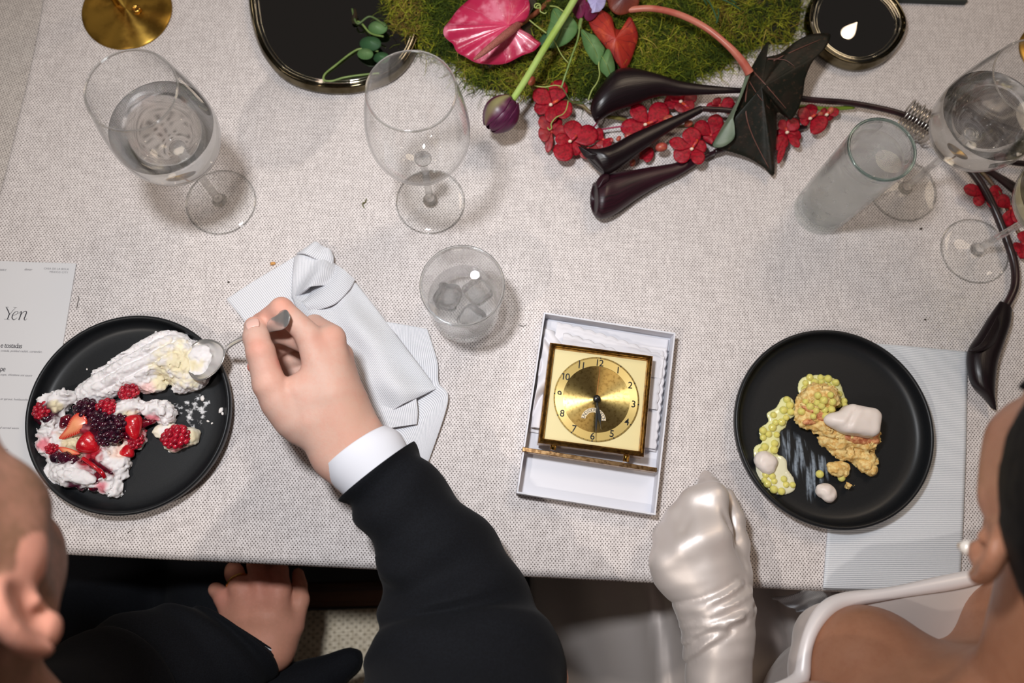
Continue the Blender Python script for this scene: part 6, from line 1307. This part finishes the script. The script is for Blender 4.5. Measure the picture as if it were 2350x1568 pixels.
L_ = np.linalg.norm(sb1 - sb0); up_ = np.cross(sw, sd); up_ = up_ if up_[2] > 0 else -up_
H = catmull(np.array(hs), 50); R = [[sb0 + sd * (h[0] * L_) + up_ * h[3] + sw * h[1] * math.cos(a) + up_ * h[2] * math.sin(a) for a in np.linspace(0, 2 * np.pi, 16, endpoint=False)] for h in H]
obj('handle', rings(np.array(R)), M_silver, spn)
g = nets(lambda P: np.minimum(smin(s_ell(P, bc + bu * -.010 - bn * .004, (.012, .014, .006)), s_ell(P, bc + bu * -.004 + bw_ * .008 - bn * .003, (.010, .009, .006)), .005) + .0016 * vnoise(P, 200, 71) + .0010 * vnoise(P, 460, 72), 1), bc - .03, bc + .03, .0012)
paint(g, WHT, [(450, 838, .03, .008, CRM)], 7); obj('cream_on_bowl', g, M_mer, spn)
# ---------------- the woman
t = NT('ivory_satin'); n = t.noise(900.0, 2.0); t.set(Base_Color=S(210, 200, 195), Roughness=t.math('MULTIPLY_ADD', n, .10, .40), Metallic=.40, Specular_IOR_Level=.5, Sheen_Weight=.2, Sheen_Roughness=.4); t.bump(n, .05, .0003); M_satin = t.m; M_satinw = mat('white_satin', S(232, 224, 222), .42, metal=.12, spec=.6, sheen=.3)
GLV = [[(1648, 1226, .070, 26), (1640, 1140, .058, 30), (1628, 1118, .032, 24), (1622, 1100, .018, 15), (1618, 1086, .012, 6)],
       [(1605, 1240, .072, 26), (1592, 1150, .052, 28), (1590, 1160, .024, 22)],
       [(1562, 1262, .066, 25), (1552, 1190, .046, 25), (1560, 1200, .022, 20)],
       [(1524, 1285, .056, 22), (1522, 1232, .040, 22), (1536, 1240, .020, 18)],
       [(1690, 1330, .050, 34), (1692, 1250, .046, 26), (1686, 1190, .040, 22), (1668, 1138, .034, 18)]]
GP = [[(1650, 1390, .050, 62), (1648, 1300, .056, 44), (1648, 1230, .066, 28)], [(1630, 1390, .050, 60), (1612, 1305, .058, 44), (1605, 1244, .068, 28)], [(1610, 1385, .048, 50), (1572, 1310, .054, 40), (1562, 1266, .062, 26)], [(1598, 1380, .044, 40), (1540, 1315, .048, 34), (1524, 1288, .054, 24)], [(1675, 1380, .048, 48), (1690, 1320, .050, 34)]]
wr0 = [(1650, 1400, .050), (1650, 1470, .046), (1648, 1560, .040), (1644, 1700, .010), (1640, 1800, -.02)]
def glovegrid():
    J = lambda c: [(U(x, y, h), r * mpp(x, y, h)) for x, y, h, r in c]
    ch, pa = [J(c) for c in GLV], [J(c) for c in GP]; fa = [U(*p) for p in wr0]; fr = [74, 72, 66, 70, 76]; fr = [r * mpp(*p) for r, p in zip(fr, wr0)]
    fd = unit(fa[1] - fa[0]); o = fa[0].astype(np.float32); dg = unit((U(1720, 1400, .05) - U(1580, 1460, .05)) * (1, 1, 0)); dn = np.array((-dg[1], dg[0], 0)).astype(np.float32); o2 = U(1650, 1440, .05).astype(np.float32)
    def fn(P):
        d = None
        for c in pa:
            for (a, ra), (b, rb) in zip(c[:-1], c[1:]):
                q = s_cap(P, a, b, ra, rb); d = q if d is None else smin(d, q, .016)
        for k, c in enumerate(ch):
            e = None
            for (a, ra), (b, rb) in zip(c[:-1], c[1:]):
                q = s_cap(P, a, b, ra, rb); e = q if e is None else smin(e, q, .006)
            d = smin(d, e, .015 if k < 4 else .006)
        for i in range(len(fa) - 1): d = smin(d, s_cap(P, fa[i], fa[i + 1], fr[i], fr[i + 1]), .014)
        s = (P - o2) @ dn; lat = (P - o2) @ dg.astype(np.float32); s = s + .25 * lat * np.sin(lat * 40) - 6.0 * (lat - .01) ** 2
        amp = np.clip(1 - (s / .040) ** 4, 0, 1) * np.clip(.75 + lat * 9, .35, 1)
        d = d - amp * (.0008 * np.abs(np.sin(s * np.pi / .0185 + 2.2 * vnoise(P, 30, 11))) ** 2.2 - .0008)
        d = d + .0009 * vnoise(P, 45, 7)
        for k_, seg_ in enumerate(RID):
            e = None
            for a_, b_ in zip(seg_[:-1], seg_[1:]):
                q = s_cap(P * np.float32((1, 1, 0)), a_, b_, 0, 0); e = q if e is None else np.minimum(e, q)
            d = d - .0030 * np.exp(-(e / .0030) ** 2) + .0012 * np.exp(-((e - .0062) / .0022) ** 2)
        for p0, p1, w, a in glines: d = d + a * np.exp(-(s_cap(P, p0, p1, 0, 0) / w) ** 2)
        return d
    al = np.array([p for c in ch + pa for p, r in c] + fa[:4])
    return nets(fn, al.min(0) - .042, al.max(0) + .042, .0019, 1)
glines = [ln((1612, 1130, .084), (1604, 1170, .084), .0035, .0055), ln((1662, 1150, .078), (1672, 1212, .074), .003, .0042), ln((1672, 1212, .074), (1712, 1300, .066), .0030, .0038), ln((1680, 1150, .062), (1690, 1200, .062), .0024, .0018), ln((1576, 1190, .072), (1566, 1215, .074), .004, .0016)]
RID = [[U(1400 + x / 3.028, 1050 + y / 3.028, .072) * (1, 1, 0) for x, y in c] for c in ([(505, 1068), (540, 1056), (640, 1030), (780, 960), (900, 885)], [(505, 1125), (540, 1110), (700, 1065), (860, 1010), (990, 945)], [(500, 1190), (535, 1172), (680, 1122), (850, 1090), (1000, 1004)], [(500, 1250), (530, 1232), (640, 1168), (800, 1140), (980, 1068)], [(520, 1375), (545, 1325), (590, 1250), (700, 1182), (900, 1110)], [(520, 1530), (535, 1475), (575, 1388), (665, 1280), (790, 1190)])]
GL = glovegrid()
N0 = np.array((.392, -.118, TBL + .265)); wh_R, wh_p = headxf((.380, .004, TBL + .360), .18, .05, -.36)
elbL, wrL = U(1640, 1790, -.02), U(1650, 1410, .048); shL = N0 + (-.155, -.03, -.05); shR = N0 + (.155, -.03, -.05)
mir = lambda p: np.array((2 * .40 - p[0], p[1], p[2]))
def wtorso(P, arms=True):
    B = lambda x, y, z: N0 + np.array((x * .987 - y * .16, y * .987 + x * .16, z))
    d = s_cap(P, B(0, -.012, -.04), wh_p + (0, -.03, -.05), .050, .048)
    d = smin(d, s_ell(P, B(0, -.055, -.22), (.132, .085, .20)), .03); d = smin(d, s_ell(P, B(0, -.028, -.090), (.128, .058, .078)), .03)
    for s in (-1, 1):
        d = smin(d, s_cap(P, B(s * .015, -.035, -.005), B(s * .13, -.03, -.042), .034, .042), .03); d = smin(d, np.linalg.norm(P - B(s * .15, -.03, -.052).astype(np.float32), axis=1) - .050, .03)
        d = smin(d, s_cap(P, B(s * .022, .022, -.042), B(s * .125, .004, -.030), .008, .008), .012); d = smin(d, np.linalg.norm(P - B(s * .072, .012, -.150).astype(np.float32), axis=1) - .058, .022)
        d = smin(d, s_cap(P, B(s * .030, .035, .060), B(s * .010, .022, -.035), .010, .007), .02)
    if arms:
        for a, b, c in ((shL, elbL, wrL), (shR, mir(elbL), mir(wrL))): d = smin(d, s_cap(P, a, b, .044, .038), .02); d = smin(d, s_cap(P, b, c, .036, .024), .01)
    return d
WB = nets(wtorso, (.08, -.36, .64), (.72, .07, 1.13), .005, 1); WB['col'] = np.tile(np.array(S(160, 112, 86)[:3]), (len(WB['v']), 1))
wm_ = nets(lambda Q: headfn(Q, 1), (-.105, -.125, -.175), (.105, .13, .145), .0026, 1); Vl = wm_['v'].copy(); place(wm_, wh_R, wh_p)
c0 = np.tile(np.array(S(164, 116, 90)[:3]), (len(Vl), 1)); ck_ = np.exp(-(np.linalg.norm(Vl - np.array((-.055, .05, -.02)), axis=1) / .03) ** 2)[:, None] * .45; c0 = c0 * (1 - ck_) + np.array(S(178, 112, 90)[:3]) * ck_
c0 = np.where((np.abs(Vl[:, 0]) > .079)[:, None], np.array(S(176, 124, 98)[:3]), c0); wm_['col'] = c0
wom = empty('person', (.38, -.30, 0), 'woman in ivory satin with bare shoulders, pearl earring and long gloves', 'person')
lo_ = dict(v=np.zeros((0, 3)), f=[])
legs = nets(lambda P: smin(smin(s_ell(P, (.39, -.38, .56), (.17, .11, .13)), s_cap(P, (.32, -.34, .555), (.24, .12, .555), .075, .055), .03), smin(s_cap(P, (.46, -.34, .555), (.50, .12, .555), .075, .055), smin(s_cap(P, (.24, .12, .555), (.25, .10, .10), .052, .04), s_cap(P, (.50, .12, .555), (.49, .10, .10), .052, .04), .01), .02), .02), (.12, -.5, .04), (.62, .22, .72), .010, 1)
legs['col'] = np.tile(np.array(S(160, 112, 86)[:3]), (len(legs['v']), 1))
obj('body', join(wm_, WB, legs), M_skin2, wom)
obj('glove', GL, M_satin, wom)
G2 = dict(v=GL['v'] * (-1, 1, 1) + (2 * .40, 0, 0), f=GL['f'][:, ::-1]); obj('glove', G2, M_satin, wom)
def neckz(x): return N0[2] - .158 + .50 * np.maximum(np.abs(x - N0[0]) - .085, 0)
def bridge(P):
    B = lambda x, y, z: N0 + np.array((x * .987 - y * .16, y * .987 + x * .16, z))
    return s_cap(P, B(-.088, .040, -.166), B(.088, .040, -.166), .034, .034)
def dress(P):
    d = np.minimum(wtorso(P, True) - .0055 + .0012 * vnoise(P, 40, 3), bridge(P))
    arm = np.minimum(s_cap(P, elbL, wrL, .06, .06), s_cap(P, mir(elbL), mir(wrL), .06, .06)); d = smax(d, .006 - arm, .002)
    return smax(d, (P[:, 2] - neckz(P[:, 0])) * .9, .002)
obj('dress', nets(dress, (.08, -.40, .60), (.74, .08, 1.05), .005, 1), M_satin, wom)
# rolled neckline band follows the top edge of the bodice
bt2 = bvh(nets(lambda P: np.minimum(wtorso(P, True) - .0055, bridge(P)), (.08, -.40, .64), (.74, .07, 1.13), .006, 1)); loop = []
for a in np.linspace(0, 2 * np.pi, 120, endpoint=False):
    u = np.array((math.cos(a), math.sin(a), 0)); p = None; z = N0[2] - .15
    for _ in range(5):
        r = bt2.ray_cast(Vector((N0[0] + .45 * u[0], N0[1] - .04 + .30 * u[1], z)), Vector(unit((-.45 * u[0], -.30 * u[1], 0))))
        if r[0] is not None: p = np.array(r[0]); z = float(neckz(p[0]))
    if p is not None: loop.append(p)
loop = np.array(loop)
for _ in range(3): loop = (np.roll(loop, 1, 0) + loop * 2 + np.roll(loop, -1, 0)) / 4
loop = np.vstack([loop, loop[:1]])
obj('neckline_band', tube(catmull(loop, 260), .0062 + .0008 * np.sin(np.linspace(0, 60, 260)), 10, cap=False), M_satinw, wom)
X = np.linspace(.06, .66, 90); Y = np.linspace(-.45, .14, 60); P = []
for x in X:
    row = []
    for y in Y:
        k = (y + .36) / .48; xa, xb = .32 - .08 * k, .46 + .04 * k; ra_ = .088 - .018 * k
        za = math.sqrt(max(ra_ ** 2 - (x - xa) ** 2, 0)); zb = math.sqrt(max(ra_ ** 2 - (x - xb) ** 2, 0)); z = .555 + max(za, zb)
        sag = .60 - .004 / (abs(x - (xa + xb) / 2) + .03); z = max(z, sag if xa < x < xb else 0); dx = max(xa - ra_ * .9 - x, x - xb - ra_ * .9, 0)
        z = max(z, .585) - 2.2 * dx ** 1.25; xs = x + .03 * math.sin(y * 9)
        z += .026 * math.exp(-((xs - .205) / .010) ** 2) + .014 * math.exp(-((xs - .172) / .008) ** 2) + .016 * math.exp(-((xs - .232) / .007) ** 2) + .006 * math.sin(xs * 70 + y * 8) * math.exp(-((x - .13) / .06) ** 2) + .004 * mn(x * 12, y * 12, 2)
        row.append((x, y, max(z, .30)))
    P.append(row)
obj('skirt', gridmesh(P, .002), M_satin, wom)
hr = hairshell(1, .0065, lambda Q: np.maximum(np.where(Q[:, 1] < -.03, -.06, .020 + .30 * np.maximum(Q[:, 1], 0) + 5 * np.maximum(Q[:, 1] - .068, 0)), -.06) - Q[:, 2], extra=lambda Q: s_ell(Q, (0, -.125, .035), (.045, .04, .045))); obj('hair', place(hr, wh_R, wh_p), M_hairk, wom)
for s in (-1, 1):
    e = skinball(wh_R, wh_p, (s * .031, .0835, .006), .0121, M_eye, 'eye', wom); obj('iris', ball(wh_R @ np.array((s * .031, .0915, .006)) + wh_p, np.array((.0052, .005, .0052)), 12, 8), M_iris, e)
    obj('eyebrow', tube([wh_R @ np.array(q) + wh_p for q in ((s * .014, .097, .026), (s * .032, .095, .032), (s * .050, .080, .026))], .0022, 8, 5), M_hairk, wom)
    obj('earring', ball(wh_R @ np.array((s * .087, -.004, -.034)) + wh_p, .0050, 20, 14), mat('pearl', S(240, 232, 222), .12, spec=.7, coat=.8), wom)
    obj('earring_drop', ball(wh_R @ np.array((s * .088, -.002, -.044)) + wh_p, .0032, 16, 10), mat('gold_bead', S(226, 190, 130), .15, metal=1.0), wom)
obj('lips', tube([wh_R @ np.array(q) + wh_p for q in ((-.020, .088, -.053), (-.008, .0955, -.051), (0, .0960, -.052), (.008, .0955, -.051), (.020, .088, -.053))], .0046, 10, 5), M_lipc, wom)
# napkin fallen in her lap
g = sheet([(1770, 1372, -.105), (1796, 1388, -.100), (1830, 1402, -.100)], [(1890, 1340, -.075), (1905, 1372, -.075), (1935, 1400, -.085)], 30, 30, lambda u, v: .012 * np.sin(u * 4 + v * 3) + .005 * np.sin(v * 12 + u * 3), .002)
tag(obj('napkin', g, M_rib2), 'pale striped napkin fallen into the satin lap of the woman below the table edge', 'napkin')
# her chair, under the skirt
wc = empty('chair', (.39, -.36, 0), 'wooden chair with woven cream seat hidden under the skirt of the woman', 'chair')
obj('seat', gridmesh([[(x, y, .452) for y in np.linspace(-.56, -.14, 6)] for x in np.linspace(.17, .61, 6)], .03), M_cane, wc)
for x in (.17, .61):
    for y in (-.14, -.56): obj('leg', tube([(x, y, 0), (x, y, .43 if y > -.3 else .86)], [.014, .02], 12), M_wood, wc)
obj('backrest', gridmesh([[(x, -.57 - .02 * math.cos((x - .39) * 6), z) for x in np.linspace(.17, .61, 10)] for z in (.62, .70, .78, .86)], .018), M_wood, wc)
